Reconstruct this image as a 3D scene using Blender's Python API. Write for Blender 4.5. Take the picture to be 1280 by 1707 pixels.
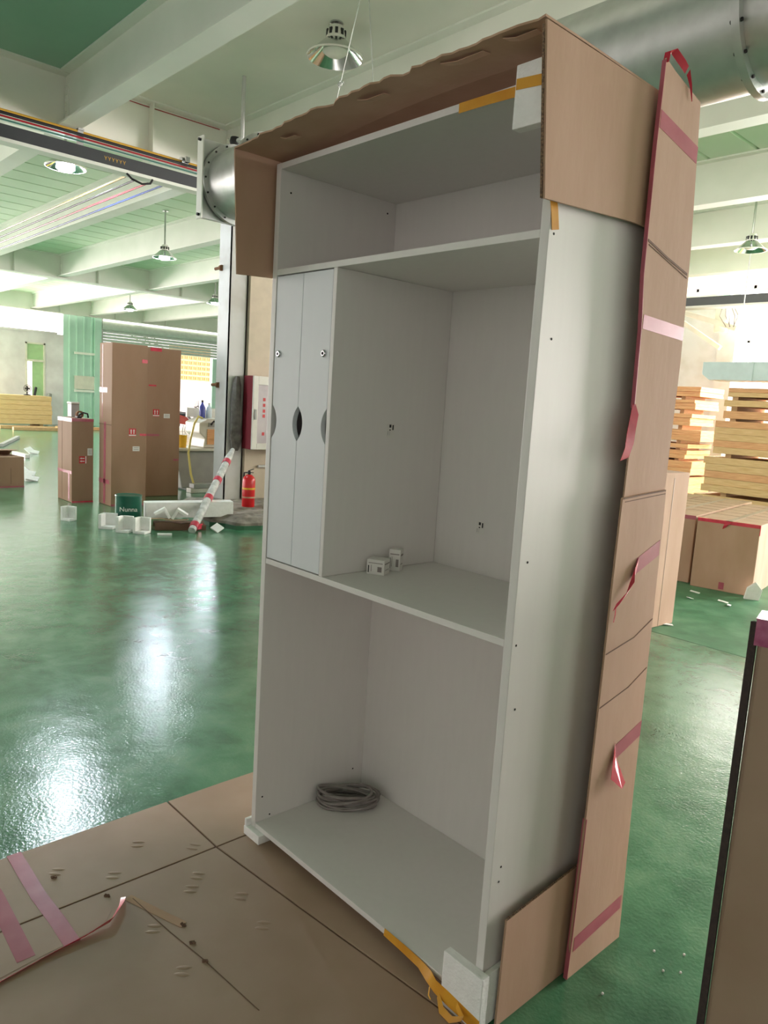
import bpy, bmesh, math, random
from mathutils import Vector, Matrix

for o in list(bpy.data.objects):
    bpy.data.objects.remove(o)
random.seed(7)
sc = bpy.context.scene
COL = sc.collection

# ------------------------------------------------------------------ camera
FPX, YAW, PITCH, ROLL = 1250.2, -0.8229, -0.1427, 0.0625
CAM = Vector((2.2046, -1.4662, 1.629))
_d = Vector((math.cos(PITCH)*math.sin(YAW), math.cos(PITCH)*math.cos(YAW), math.sin(PITCH)))
_r = Vector((math.cos(YAW), -math.sin(YAW), 0))
_u = _r.cross(_d)
RIGHT = _r*math.cos(ROLL) + _u*math.sin(ROLL)
UP = -_r*math.sin(ROLL) + _u*math.cos(ROLL)
cd = bpy.data.cameras.new('camera')
cd.sensor_fit = 'VERTICAL'
cd.sensor_height = 24.0
cd.lens = FPX/1707*24.0
cd.clip_start = 0.05
cd.clip_end = 300
cam = bpy.data.objects.new('camera', cd)
COL.objects.link(cam)
m = Matrix((RIGHT, UP, -_d)).transposed().to_4x4()
m.translation = CAM
cam.matrix_world = m
sc.camera = cam

# ------------------------------------------------------------------ world, exposure
w = bpy.data.worlds.new('overcast_sky')
sc.world = w
w.use_nodes = True
bg = w.node_tree.nodes['Background']
bg.inputs['Color'].default_value = (1.0, 0.905, 0.90, 1)
bg.inputs['Strength'].default_value = 3.4
sc.view_settings.view_transform = 'Standard'
sc.view_settings.look = 'None'
sc.view_settings.gamma = 1
sc.view_settings.use_curve_mapping = False
sc.view_settings.exposure = 0.27
sc.cycles.use_denoising = True
sc.cycles.max_bounces = 10
sc.cycles.diffuse_bounces = 6
sc.cycles.sample_clamp_indirect = 12


def daylight(name, loc, rot, sx, sy, power, col=(1, 0.905, 0.89)):
    l = bpy.data.lights.new(name, 'AREA')
    l.shape = 'RECTANGLE'
    l.size, l.size_y = sx, sy
    l.energy = power
    l.color = col
    o = bpy.data.objects.new(name, l)
    COL.objects.link(o)
    o.location = loc
    o.rotation_euler = rot
    return o


# daylight in the high windows, and in three unseen bays added for their light
daylight('added_back_bay', (3.7, 14.9, 2.5), (math.radians(-90), 0, 0), 4.8, 4.2, 2800)
daylight('added_left_bay', (-28.9, 0.0, 2.2), (0, math.radians(-90), 0), 4.0, 9.6, 3200)
daylight('added_front_bay', (-15.0, -7.1, 2.3), (math.radians(90), 0, 0), 9.6, 3.8, 320)
daylight('daylight_high_windows', (-3.5, 15.55, 3.5), (math.radians(-90), 0, 0), 5.6, 2.9, 1300)


# ------------------------------------------------------------------ colours and materials
def lin(c):
    c = c/255
    return c/12.92 if c <= 0.04045 else ((c+0.055)/1.055)**2.4


def rgb(r, g, b):
    return (lin(r), lin(g), lin(b), 1)


MATS = {}


def mat(name, col, rough=0.6, metal=0.0, col2=None, nscale=6.0, stretch=(1, 1, 1), bump=0.0, bscale=80.0,
        emit=0.0, ecol=None, trans=0.0, alpha=1.0, spec=0.5, contrast=(0.35, 0.65), rvar=0.0, wave=None, coat=0.0):
    mt = bpy.data.materials.new(name)
    mt.use_nodes = True
    nt = mt.node_tree
    N, L = nt.nodes, nt.links
    b = N['Principled BSDF']
    b.inputs['Base Color'].default_value = col
    b.inputs['Roughness'].default_value = rough
    b.inputs['Metallic'].default_value = metal
    b.inputs['Specular IOR Level'].default_value = spec
    b.inputs['Coat Weight'].default_value = coat
    if trans:
        b.inputs['Transmission Weight'].default_value = trans
    if alpha < 1:
        b.inputs['Alpha'].default_value = alpha
    if emit:
        b.inputs['Emission Color'].default_value = ecol or col
        b.inputs['Emission Strength'].default_value = emit
    tc = N.new('ShaderNodeTexCoord')
    mp = N.new('ShaderNodeMapping')
    mp.inputs['Scale'].default_value = stretch
    L.new(tc.outputs['Object'], mp.inputs['Vector'])
    no = N.new('ShaderNodeTexNoise')
    no.inputs['Scale'].default_value = nscale
    no.inputs['Detail'].default_value = 6
    L.new(mp.outputs['Vector'], no.inputs['Vector'])
    rp = N.new('ShaderNodeValToRGB')
    rp.color_ramp.elements[0].position = contrast[0]
    rp.color_ramp.elements[1].position = contrast[1]
    rp.color_ramp.elements[0].color = col
    c2 = col2 or tuple(min(1, x*0.9) for x in col[:3]) + (1,)
    rp.color_ramp.elements[1].color = c2
    L.new(no.outputs['Fac'], rp.inputs['Fac'])
    L.new(rp.outputs['Color'], b.inputs['Base Color'])
    if rvar:
        mr = N.new('ShaderNodeMapRange')
        mr.inputs['To Min'].default_value = max(0.02, rough-rvar)
        mr.inputs['To Max'].default_value = rough+rvar
        L.new(no.outputs['Fac'], mr.inputs['Value'])
        L.new(mr.outputs['Result'], b.inputs['Roughness'])
    if bump or wave:
        bp = N.new('ShaderNodeBump')
        bp.inputs['Distance'].default_value = 0.01
        if bump:
            n2 = N.new('ShaderNodeTexNoise')
            n2.inputs['Scale'].default_value = bscale
            n2.inputs['Detail'].default_value = 3
            L.new(mp.outputs['Vector'], n2.inputs['Vector'])
            bp.inputs['Strength'].default_value = bump
            L.new(n2.outputs['Fac'], bp.inputs['Height'])
        else:
            wv = N.new('ShaderNodeTexWave')
            wv.bands_direction = wave[0]
            wv.inputs['Scale'].default_value = wave[1]
            wv.inputs['Distortion'].default_value = 0.4
            L.new(tc.outputs['Object'], wv.inputs['Vector'])
            bp.inputs['Strength'].default_value = wave[2]
            L.new(wv.outputs['Fac'], bp.inputs['Height'])
        L.new(bp.outputs['Normal'], b.inputs['Normal'])
    MATS[name] = mt
    return mt


def floor_material(name, r0, r1_, spec):
    mt = bpy.data.materials.new(name)
    mt.use_nodes = True
    nt = mt.node_tree
    N, L = nt.nodes, nt.links
    b = N['Principled BSDF']
    tc = N.new('ShaderNodeTexCoord')
    n1 = N.new('ShaderNodeTexNoise')
    n1.inputs['Scale'].default_value = 3.4
    n1.inputs['Detail'].default_value = 8
    n1.inputs['Roughness'].default_value = 0.62
    n1.inputs['Distortion'].default_value = 0.3
    L.new(tc.outputs['Object'], n1.inputs['Vector'])
    r1 = N.new('ShaderNodeValToRGB')
    e = r1.color_ramp.elements
    e[0].position, e[0].color = 0.30, rgb(50, 100, 72)
    e[1].position, e[1].color = 0.72, rgb(102, 146, 114)
    mid = r1.color_ramp.elements.new(0.5)
    mid.color = rgb(74, 126, 94)
    L.new(n1.outputs['Fac'], r1.inputs['Fac'])
    L.new(r1.outputs['Color'], b.inputs['Base Color'])
    mr = N.new('ShaderNodeMapRange')
    mr.inputs['To Min'].default_value = r0
    mr.inputs['To Max'].default_value = r1_
    L.new(n1.outputs['Fac'], mr.inputs['Value'])
    L.new(mr.outputs['Result'], b.inputs['Roughness'])
    b.inputs['Specular IOR Level'].default_value = spec
    n2 = N.new('ShaderNodeTexNoise')
    n2.inputs['Scale'].default_value = 75
    n2.inputs['Detail'].default_value = 2
    L.new(tc.outputs['Object'], n2.inputs['Vector'])
    n3 = N.new('ShaderNodeTexNoise')
    n3.inputs['Scale'].default_value = 5
    n3.inputs['Detail'].default_value = 3
    L.new(tc.outputs['Object'], n3.inputs['Vector'])
    b1 = N.new('ShaderNodeBump')
    b1.inputs['Strength'].default_value = 0.26
    b1.inputs['Distance'].default_value = 0.004
    L.new(n2.outputs['Fac'], b1.inputs['Height'])
    b2 = N.new('ShaderNodeBump')
    b2.inputs['Strength'].default_value = 0.10
    b2.inputs['Distance'].default_value = 0.03
    L.new(n3.outputs['Fac'], b2.inputs['Height'])
    L.new(b1.outputs['Normal'], b2.inputs['Normal'])
    L.new(b2.outputs['Normal'], b.inputs['Normal'])
    MATS[name] = mt


floor_material('green_epoxy', 0.13, 0.23, 0.7)
floor_material('green_epoxy_worn', 0.35, 0.6, 0.4)
mat('melamine', rgb(226, 223, 219), 0.42, col2=rgb(224, 221, 217), nscale=14, stretch=(3, 3, 0.4), wave=None)
mat('melamine_door', rgb(222, 226, 230), 0.45, col2=rgb(221, 225, 229), nscale=14, stretch=(3, 3, 0.4))
mat('kraft', rgb(190, 156, 132), 0.82, col2=rgb(180, 146, 120), nscale=5, stretch=(1, 1, 0.35), bump=0.06, bscale=40)
mat('kraft_mat', rgb(170, 144, 124), 0.5, col2=rgb(159, 132, 110), nscale=3.0, bump=0.10, bscale=9)
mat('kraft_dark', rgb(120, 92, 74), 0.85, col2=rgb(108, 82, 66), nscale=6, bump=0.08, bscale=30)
mat('kraft_edge', rgb(84, 64, 50), 0.9, col2=rgb(140, 112, 86), nscale=260, contrast=(0.42, 0.58))
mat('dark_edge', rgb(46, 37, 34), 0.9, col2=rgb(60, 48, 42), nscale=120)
mat('kraft_far', rgb(160, 127, 103), 0.75, col2=rgb(150, 117, 92), nscale=3, stretch=(1, 1, 0.4))
mat('pink_tape', rgb(196, 108, 122), 0.28, col2=rgb(184, 92, 108), nscale=10, alpha=0.82)
mat('red_tape', rgb(214, 62, 84), 0.22, col2=rgb(190, 44, 66), nscale=12)
mat('orange_tape', rgb(222, 162, 52), 0.3, col2=rgb(206, 140, 36), nscale=10)
mat('foam', rgb(244, 244, 242), 0.8, col2=rgb(238, 238, 235), nscale=30, bump=0.25, bscale=120)
mat('label_white', rgb(228, 226, 220), 0.5)
mat('print_black', rgb(28, 28, 30), 0.5)
mat('print_red', rgb(196, 40, 44), 0.5)
mat('hole_black', rgb(16, 14, 13), 0.9)
mat('chrome', rgb(205, 205, 208), 0.18, metal=1.0)
mat('cable_grey', rgb(150, 143, 138), 0.5, col2=rgb(128, 120, 116), nscale=20)
mat('steel_paint', rgb(238, 238, 230), 0.5, col2=rgb(230, 232, 222), nscale=1.6)
mat('deck_green', rgb(150, 188, 166), 0.55, col2=rgb(142, 180, 158), nscale=1.0)
mat('deck_pale', rgb(238, 236, 226), 0.55, col2=rgb(228, 228, 218), nscale=1.2)
mat('deck_green_lit', rgb(214, 230, 206), 0.55, col2=rgb(204, 224, 196), nscale=1.0)  # lighter copy of the deck green: far-bay daylight put into the colour
mat('column_paint', rgb(196, 196, 194), 0.6, col2=rgb(184, 182, 176), nscale=3, contrast=(0.45, 0.7))
mat('beige_wall', rgb(204, 190, 170), 0.8)
mat('white_wall', rgb(232, 228, 230), 0.85, col2=rgb(214, 208, 210), nscale=1.5)
mat('green_sheet', rgb(190, 226, 208), 0.5, col2=rgb(180, 216, 198), nscale=1.5)
mat('shutter', rgb(206, 216, 206), 0.45)
mat('galvanised', rgb(196, 198, 196), 0.36, metal=0.7, col2=rgb(184, 186, 184), nscale=9)
mat('rail_dark', rgb(62, 64, 68), 0.5)
mat('pipe_yellow', rgb(214, 168, 64), 0.4)
mat('cable_red', rgb(176, 26, 44), 0.4)
mat('cable_blue', rgb(26, 54, 118), 0.4)
mat('cable_black', rgb(34, 32, 36), 0.5)
mat('cable_yellow', rgb(206, 166, 50), 0.4)
mat('cable_teal', rgb(72, 130, 118), 0.4)
mat('lamp_shell', rgb(224, 224, 216), 0.35, metal=0.2)
mat('lamp_mirror', rgb(226, 230, 228), 0.12, metal=1.0)
mat('lamp_glow', rgb(230, 240, 255), 0.3, emit=420, ecol=(0.80, 0.90, 1.0, 1))
mat('lamp_diffuser', rgb(244, 240, 230), 0.4)
mat('concrete', rgb(150, 142, 132), 0.95, col2=rgb(112, 104, 96), nscale=9, bump=0.7, bscale=18)
mat('green_paint', rgb(52, 104, 74), 0.5)
mat('extinguisher_red', rgb(206, 32, 36), 0.28, col2=rgb(192, 26, 30))
mat('dark_red', rgb(116, 30, 42), 0.5)
mat('black_rubber', rgb(30, 29, 30), 0.6)
mat('machine_white', rgb(214, 212, 204), 0.45, col2=rgb(200, 196, 186), nscale=3)
mat('machine_grey', rgb(160, 160, 156), 0.5)
mat('bucket_yellow', rgb(226, 178, 48), 0.4)
mat('hose_yellow', rgb(226, 210, 130), 0.4)
mat('glass_clear', rgb(220, 240, 240), 0.08, trans=0.9)
mat('bottle_blue', rgb(70, 80, 168), 0.2)
mat('bottle_clear', rgb(200, 216, 226), 0.15)
mat('window_green', rgb(170, 206, 150), 0.4)
mat('window_frame', rgb(226, 222, 206), 0.5)
mat('plywood', rgb(226, 192, 142), 0.7, col2=rgb(206, 166, 112), nscale=8, stretch=(0.6, 0.6, 12))
mat('plywood_orange', rgb(228, 176, 128), 0.7, col2=rgb(206, 148, 100), nscale=8, stretch=(0.6, 0.6, 12))
mat('timber', rgb(196, 160, 116), 0.8, col2=rgb(172, 134, 92), nscale=8, stretch=(1, 8, 8))
mat('film', rgb(206, 208, 206), 0.2, col2=rgb(178, 180, 178), nscale=14, contrast=(0.4, 0.6))
mat('paint_can', rgb(30, 92, 74), 0.3)
mat('outdoor_ground', rgb(214, 206, 194), 0.9)
mat('asphalt', rgb(120, 118, 116), 0.9)
mat('lattice', rgb(226, 190, 136), 0.9, col2=rgb(206, 166, 112), nscale=4)
mat('outdoor_wall', rgb(232, 226, 216), 0.9)
mat('leaf', rgb(120, 150, 80), 0.8, col2=rgb(84, 112, 56), nscale=20)
mat('bike_dark', rgb(52, 52, 58), 0.4)
mat('bike_red', rgb(180, 70, 60), 0.35)
mat('bike_silver', rgb(170, 172, 178), 0.3, metal=0.6)
mat('duct_blue', rgb(204, 220, 222), 0.4)
mat('purple_film', rgb(150, 58, 98), 0.15, col2=rgb(196, 120, 150), nscale=14, contrast=(0.4, 0.62))
mat('pane_grey', rgb(196, 186, 190), 0.15, col2=rgb(180, 170, 176), nscale=4)
mat('band_red', rgb(190, 58, 78), 0.3)
mat('fabric_grey', rgb(120, 116, 112), 0.9, col2=rgb(92, 88, 86), nscale=12)
mat('rust', rgb(120, 84, 56), 0.9)


# ------------------------------------------------------------------ mesh builder
class MB:
    def __init__(s):
        s.v, s.f = [], []

    def add(s, vs, fs):
        n = len(s.v)
        s.v += [tuple(p) for p in vs]
        s.f += [tuple(i+n for i in f) for f in fs]
        return s

    def box(s, x0, y0, z0, x1, y1, z1):
        vs = [(x, y, z) for z in (z0, z1) for y in (y0, y1) for x in (x0, x1)]
        return s.add(vs, [(0, 2, 3, 1), (4, 5, 7, 6), (0, 1, 5, 4), (2, 6, 7, 3), (0, 4, 6, 2), (1, 3, 7, 5)])

    def obox(s, c, sx, sy, sz, rz=0.0, rx=0.0, ry=0.0):
        R = Matrix.Rotation(rz, 3, 'Z') @ Matrix.Rotation(ry, 3, 'Y') @ Matrix.Rotation(rx, 3, 'X')
        vs = [Vector(c) + R @ Vector((x*sx/2, y*sy/2, z*sz/2)) for z in (-1, 1) for y in (-1, 1) for x in (-1, 1)]
        return s.add(vs, [(0, 2, 3, 1), (4, 5, 7, 6), (0, 1, 5, 4), (2, 6, 7, 3), (0, 4, 6, 2), (1, 3, 7, 5)])

    def beam(s, a, b, w_, h):
        """box running from a to b"""
        a, b = Vector(a), Vector(b)
        d = (b-a).normalized()
        side = d.cross(Vector((0, 0, 1)))
        if side.length < 1e-4:
            side = Vector((1, 0, 0))
        side.normalize()
        up = side.cross(d)
        vs = []
        for p in (a, b):
            for i, j in ((-1, -1), (1, -1), (1, 1), (-1, 1)):
                vs.append(p + side*i*w_/2 + up*j*h/2)
        return s.add(vs, [(3, 2, 1, 0), (4, 5, 6, 7), (0, 1, 5, 4), (1, 2, 6, 5), (2, 3, 7, 6), (3, 0, 4, 7)])

    def prism(s, poly, axis, c0, c1):
        """poly of (u,v): axis 'x' -> (y,z), 'y' -> (x,z), 'z' -> (x,y); extruded c0..c1"""
        def P(u, v, c):
            return {'x': (c, u, v), 'y': (u, c, v), 'z': (u, v, c)}[axis]
        n = len(poly)
        vs = [P(u, v, c0) for u, v in poly] + [P(u, v, c1) for u, v in poly]
        fs = [tuple(range(n))[::-1], tuple(range(n, 2*n))]
        for i in range(n):
            j = (i+1) % n
            fs.append((i, j, n+j, n+i))
        return s.add(vs, fs)

    def tube(s, pts, r, n=8, closed=False, cap=True):
        pts = [Vector(p) for p in pts]
        k = len(pts)
        base = len(s.v)
        up = None
        rr = r if isinstance(r, (list, tuple)) else [r]*k
        for i, p in enumerate(pts):
            if closed:
                t = pts[(i+1) % k] - pts[i-1]
            else:
                t = pts[min(i+1, k-1)] - pts[max(i-1, 0)]
            t.normalize()
            if up is None:
                up = Vector((0, 0, 1)) if abs(t.z) < 0.9 else Vector((1, 0, 0))
            side = t.cross(up)
            if side.length < 1e-5:
                side = t.cross(Vector((0, 1, 0)))
            side.normalize()
            up = side.cross(t).normalized()
            for a in range(n):
                an = 2*math.pi*a/n
                s.v.append(tuple(p + (side*math.cos(an) + up*math.sin(an))*rr[i]))
        last = k if closed else k-1
        for i in range(last):
            for a in range(n):
                b = (a+1) % n
                i2 = (i+1) % k
                s.f.append((base+i*n+a, base+i*n+b, base+i2*n+b, base+i2*n+a))
        if cap and not closed:
            s.f.append(tuple(base+a for a in range(n))[::-1])
            s.f.append(tuple(base+(k-1)*n+a for a in range(n)))
        return s

    def lathe(s, prof, c=(0, 0, 0), axis='z', n=24, closed=False):
        """prof: list of (radius, height)"""
        base = len(s.v)
        c = Vector(c)
        k = len(prof)
        for r, h in prof:
            for a in range(n):
                an = 2*math.pi*a/n
                p = (r*math.cos(an), r*math.sin(an), h)
                if axis == 'x':
                    p = (h, p[0], p[1])
                elif axis == 'y':
                    p = (p[0], h, p[1])
                s.v.append(tuple(c + Vector(p)))
        for i in range(k-1 + (1 if closed else 0)):
            i2 = (i+1) % k
            for a in range(n):
                b = (a+1) % n
                s.f.append((base+i*n+a, base+i*n+b, base+i2*n+b, base+i2*n+a))
        if not closed:
            if prof[0][0] > 1e-6:
                s.f.append(tuple(base+a for a in range(n))[::-1])
            if prof[-1][0] > 1e-6:
                s.f.append(tuple(base+(k-1)*n+a for a in range(n)))
        return s

    def ribbon(s, pts, wvec, t=0.0008):
        """thin strip with thickness following pts; wvec (a vector or a list of them) spans the width"""
        pts = [Vector(p) for p in pts]
        k = len(pts)
        ws = [Vector(x) for x in wvec] if isinstance(wvec, list) else [Vector(wvec)]*k
        base = len(s.v)
        for i, p in enumerate(pts):
            tg = (pts[min(i+1, k-1)] - pts[max(i-1, 0)]).normalized()
            nn = tg.cross(ws[i]).normalized()*t/2
            for q in (p-ws[i]/2-nn, p+ws[i]/2-nn, p+ws[i]/2+nn, p-ws[i]/2+nn):
                s.v.append(tuple(q))
        for i in range(k-1):
            for a in range(4):
                b = (a+1) % 4
                s.f.append((base+i*4+a, base+i*4+b, base+i*4+4+b, base+i*4+4+a))
        s.f.append((base+3, base+2, base+1, base))
        e = base+(k-1)*4
        s.f.append((e, e+1, e+2, e+3))
        return s


def woff(o):
    v = Vector((0, 0, 0))
    while o is not None:
        v += o.location
        o = o.parent
    return v


def obj(name, mb, material, parent=None, local=False, bevel=0.0, smooth=False, label=None):
    off = Vector((0, 0, 0)) if (local or parent is None) else woff(parent)
    me = bpy.data.meshes.new(name)
    me.from_pydata([tuple(Vector(p)-off) for p in mb.v], [], mb.f)
    bm = bmesh.new()
    bm.from_mesh(me)
    bmesh.ops.recalc_face_normals(bm, faces=bm.faces)
    bm.to_mesh(me)
    bm.free()
    me.materials.append(MATS[material])
    if smooth:
        for p in me.polygons:
            p.use_smooth = True
        me.set_sharp_from_angle(angle=math.radians(38))
    o = bpy.data.objects.new(name, me)
    COL.objects.link(o)
    if parent is not None:
        o.parent = parent
    if bevel:
        b = o.modifiers.new('bevel', 'BEVEL')
        b.width = bevel
        b.segments = 2
        b.limit_method = 'ANGLE'
    if label:
        o['label'] = label
    return o


def part_copy(src, parent, loc):
    c = src.copy()
    COL.objects.link(c)
    c.parent = parent
    c.location = loc
    return c


def tag(o, label, cat, group=None):
    o['label'] = label
    o['category'] = cat
    if group:
        o['group'] = group
    return o


def thing(name, label, cat, loc=(0, 0, 0), rotz=0.0, group=None):
    o = bpy.data.objects.new(name, None)
    o.empty_display_size = 0.1
    COL.objects.link(o)
    o.location = loc
    o.rotation_euler = (0, 0, rotz)
    return tag(o, label, cat, group)


def struct(name, mb=None, material=None, loc=(0, 0, 0)):
    if mb is None:
        o = bpy.data.objects.new(name, None)
        COL.objects.link(o)
        o.location = loc
    else:
        o = obj(name, mb, material)
    o['kind'] = 'structure'
    return o


def at(x, y, axis, c):
    """point of the place seen at photo position (x, y) whose coordinate on the given axis is c"""
    v = _d + RIGHT*((x-640)/FPX) - UP*((y-853.5)/FPX)
    t = (c-CAM[axis])/v[axis]
    return CAM + v*t


def floor_at(x, y, z=0.0):
    return at(x, y, 2, z)


# ================================================================== THE SETTING
XL, XR, YF, YB = -29.0, 10.0, -7.0, 18.0
ZB, ZD = 4.4, 4.95          # underside of the beams, underside of the roof deck

mb = MB()
mb.box(XL-0.2, YF, -0.2, XR, YB, 0.0)
fl = struct('floor', mb, 'green_epoxy')
obj('far_slab', MB().box(-4.5, 3.995, -0.05, XR-0.1, 15.15, 0.0006), 'green_epoxy_worn', fl)
mb = MB().box(-4.5, 3.985, 0.0, XR-0.1, 3.995, 0.0012)
obj('floor_joint', mb, 'green_paint', fl)
mb = MB().box(-90, -60, -0.35, 60, 80, -0.21)
struct('ground', mb, 'asphalt')
mb = MB().box(-60, -5, -0.2, XL-0.21, 40, -0.02)
struct('yard', mb, 'outdoor_ground')

# ---- ceiling
ceil = struct('ceiling', loc=(0, 0, 0))
GX = [-6.75, -18.7, -28.6, 5.0]
BY = [-4.2, -1.2, 1.72, 3.72, 5.85, 8.3, 10.5, 12.7]


def deck(y0, y1, x0, x1, material):
    """trapezoidal metal roof deck, ribs across"""
    prof = []
    y = y0
    while y < y1-0.01:
        prof += [(y, ZD), (y+0.33, ZD), (y+0.345, ZD+0.035), (y+0.385, ZD+0.035), (y+0.40, ZD)]
        y += 0.40
    prof = [p for p in prof if p[0] <= y1] + [(y1, ZD)]
    poly = prof + [(y1, ZD+0.12), (y0, ZD+0.12)]
    return MB().prism(poly, 'x', x0, x1)


def deckx(x0, x1, y0, y1):
    prof = []
    x = x0
    while x < x1-0.01:
        prof += [(x, ZD), (x+0.55, ZD), (x+0.565, ZD+0.03), (x+0.585, ZD+0.03), (x+0.60, ZD)]
        x += 0.60
    prof = [p for p in prof if p[0] <= x1] + [(x1, ZD)]
    poly = prof + [(x1, ZD+0.12), (x0, ZD+0.12)]
    return MB().prism(poly, 'y', y0, y1)


obj('deck', deckx(XL-0.2, -6.75, YF, YB), 'deck_green_lit', ceil)
obj('deck', MB().box(-6.75, YF, ZD, XR+0.1, 1.72, ZD+0.12), 'deck_green', ceil)
obj('deck', MB().box(-6.75, 1.72, ZD, XR+0.1, 5.85, ZD+0.12), 'deck_pale', ceil)
obj('deck', deckx(-6.75, XR+0.1, 5.85, YB), 'deck_green_lit', ceil)


def ibeam_x(x0, x1, y, zb=ZB, zt=ZD, fw=0.22):
    mb = MB()
    mb.box(x0, y-fw/2, zb, x1, y+fw/2, zb+0.02)
    mb.box(x0, y-0.008, zb+0.02, x1, y+0.008, zt-0.02)
    mb.box(x0+.14, y-fw/2, zt-0.02, x1-.14, y+fw/2, zt-0.0005)
    return mb


def ibeam_y(y0, y1, x, zb=ZB, zt=ZD, fw=0.28):
    mb = MB()
    mb.box(x-fw/2, y0, zb, x+fw/2, y1, zb+0.024)
    mb.box(x-0.01, y0, zb+0.024, x+0.01, y1, zt-0.02)
    mb.box(x-fw/2, y0, zt-0.02, x+fw/2, y1, zt-0.0005)
    return mb


for gx in GX:
    g = obj('girder', ibeam_y(YF, YB, gx, ZB-0.06), 'steel_paint', ceil)
    for y in BY:
        mb = MB().box(gx-0.13, y+0.95, ZB-0.03, gx+0.13, y+0.962, ZD-0.02)
        obj('stiffener', mb, 'steel_paint', g)
xs = [XL-0.1] + sorted(GX) + [XR]
for a, b in zip(xs, xs[1:]):
    if b-a < 0.5:
        continue
    for y in BY:
        bo = obj('beam', ibeam_x(a+0.012, b-0.012, y), 'steel_paint', ceil)
        if a < -6:
            mb = MB()
            for e in (a+0.012, b-0.13):
                mb.box(e+0.01, y-0.02, ZB+0.1, e+0.11, y-0.008, ZD-0.1)
                for kz in range(4):
                    mb.lathe([(0.014, -0.035), (0.014, -0.02)], (e+0.06, y, ZB+0.15+kz*0.085), 'y', 6)
            obj('bolted_cleat', mb, 'steel_paint', bo)

# ---- walls
# behind the camera and to its right
struct('wall_front', MB().box(XL-0.2, YF-0.2, 0, -20.0, YF, ZD).box(-10.0, YF-0.2, 0, XR, YF, ZD).box(-20.0, YF-0.2, 4.3, -10.0, YF, ZD), 'white_wall')  # the gap is an unseen bay, added to let front light in
mb = MB()
mb.box(XR, YF, 0, XR+0.2, YB, ZD)
struct('wall_right', mb, 'white_wall')
# back wall with a row of high windows and an unseen open bay added for its light
YR = 15.2
mb = MB()
mb.box(XL-0.2, YB, 0, -7.0, YB+0.2, ZD)
mb.box(-7.2, YR, 0, -7.0, YB, ZD)
mb.box(-7.0, YR, 0, -1.0, YR+0.2, 2.3)
mb.box(-7.0, YR, 4.6, 6.2, YR+0.2, ZD)
mb.box(-1.0, YR, 0, 1.2, YR+0.2, 4.6)
mb.box(6.2, YR, 0, XR, YR+0.2, ZD)
mb.box(-7.0, YR, 2.3, -6.0, YR+0.2, 4.6)
struct('wall_back', mb, 'white_wall')
wn = struct('window_2', loc=(-3.5, YR, 2.3))
mb = MB()
for x in (-6.0, -4.75, -3.5, -2.25, -1.06):
    mb.box(x, YR+0.05, 2.3, x+0.06, YR+0.12, 4.6)
mb.box(-6, YR+0.05, 2.3, -1, YR+0.12, 2.37)
mb.box(-6, YR+0.05, 4.53, -1, YR+0.12, 4.6)
mb.box(-6, YR+0.05, 3.4, -1, YR+0.12, 3.45)
obj('window_frame', mb, 'window_frame', wn)
# pilaster and lining at the end of the hall
mb = MB()
mb.box(-6.2, 14.3, 0, -4.9, 14.55, 4.3)
mb.box(-4.9, 14.2, 0, -4.55, 14.7, ZB-0.06)
struct('wall_pier', mb, 'column_paint')

# left wall: white room, green sheeting, shutter door
mb = MB()
mb.box(XL-0.2, YF, 0, XL, -5.0, 3.55)  # unseen bay left between this piece and the next, added for light
mb.box(XL-0.2, 5.0, 0, XL, 8.12, 3.55)
mb.box(XL-0.2, 8.12, 0, XL, 8.85, 1.0)
mb.box(XL-0.2, 8.12, 3.15, XL, 8.85, 3.55)
mb.box(XL-0.2, 8.85, 0, XL, 9.55, 3.55)
mb.box(XL-0.2, 5.0, 3.55, XL+0.06, 9.3, 3.62)
wl = struct('wall_left', mb, 'white_wall')
w1 = struct('window_1', loc=(XL, 8.48, 1.0))
mb = MB()
for a, b in ((8.12, 8.18), (8.79, 8.85)):
    mb.box(XL-0.06, a, 1.0, XL+0.03, b, 3.15)
mb.box(XL-0.06, 8.12, 1.0, XL+0.03, 8.85, 1.06)
mb.box(XL-0.06, 8.12, 3.09, XL+0.03, 8.85, 3.15)
mb.box(XL-0.06, 8.12, 2.42, XL+0.05, 8.85, 2.5)
obj('window_frame', mb, 'window_frame', w1)
obj('pane', MB().box(XL-0.05, 8.18, 2.5, XL-0.04, 8.79, 3.09), 'window_green', w1)
obj('pane', MB().box(XL-0.05, 8.38, 1.06, XL-0.04, 8.79, 2.42), 'window_green', w1)
# corrugated green sheeting
y0, y1 = 9.55, 10.75
poly = []
y = y0
while y < y1:
    poly += [(XL, y), (XL, y+0.20), (XL+0.05, y+0.22), (XL+0.05, y+0.27)]
    y += 0.29
poly = [p for p in poly if p[1] <= y1] + [(XL, y1), (XL-0.1, y1), (XL-0.1, y0)]
ws = struct('wall_sheeting', MB().prism(poly, 'z', 0, ZB), 'green_sheet')
for z in (1.35, 2.85):
    obj('wall_rail', MB().box(XL+0.05, 9.95, z, XL+0.13, 10.75, z+0.09), 'steel_paint', ws)
obj('notice_board', MB().box(XL+0.09, 9.95, 1.46, XL+0.12, 10.75, 2.0), 'window_frame', ws)
obj('door_post', MB().box(XL-0.1, 10.75, 0, XL+0.16, 11.02, ZB), 'green_sheet', ws)
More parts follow.
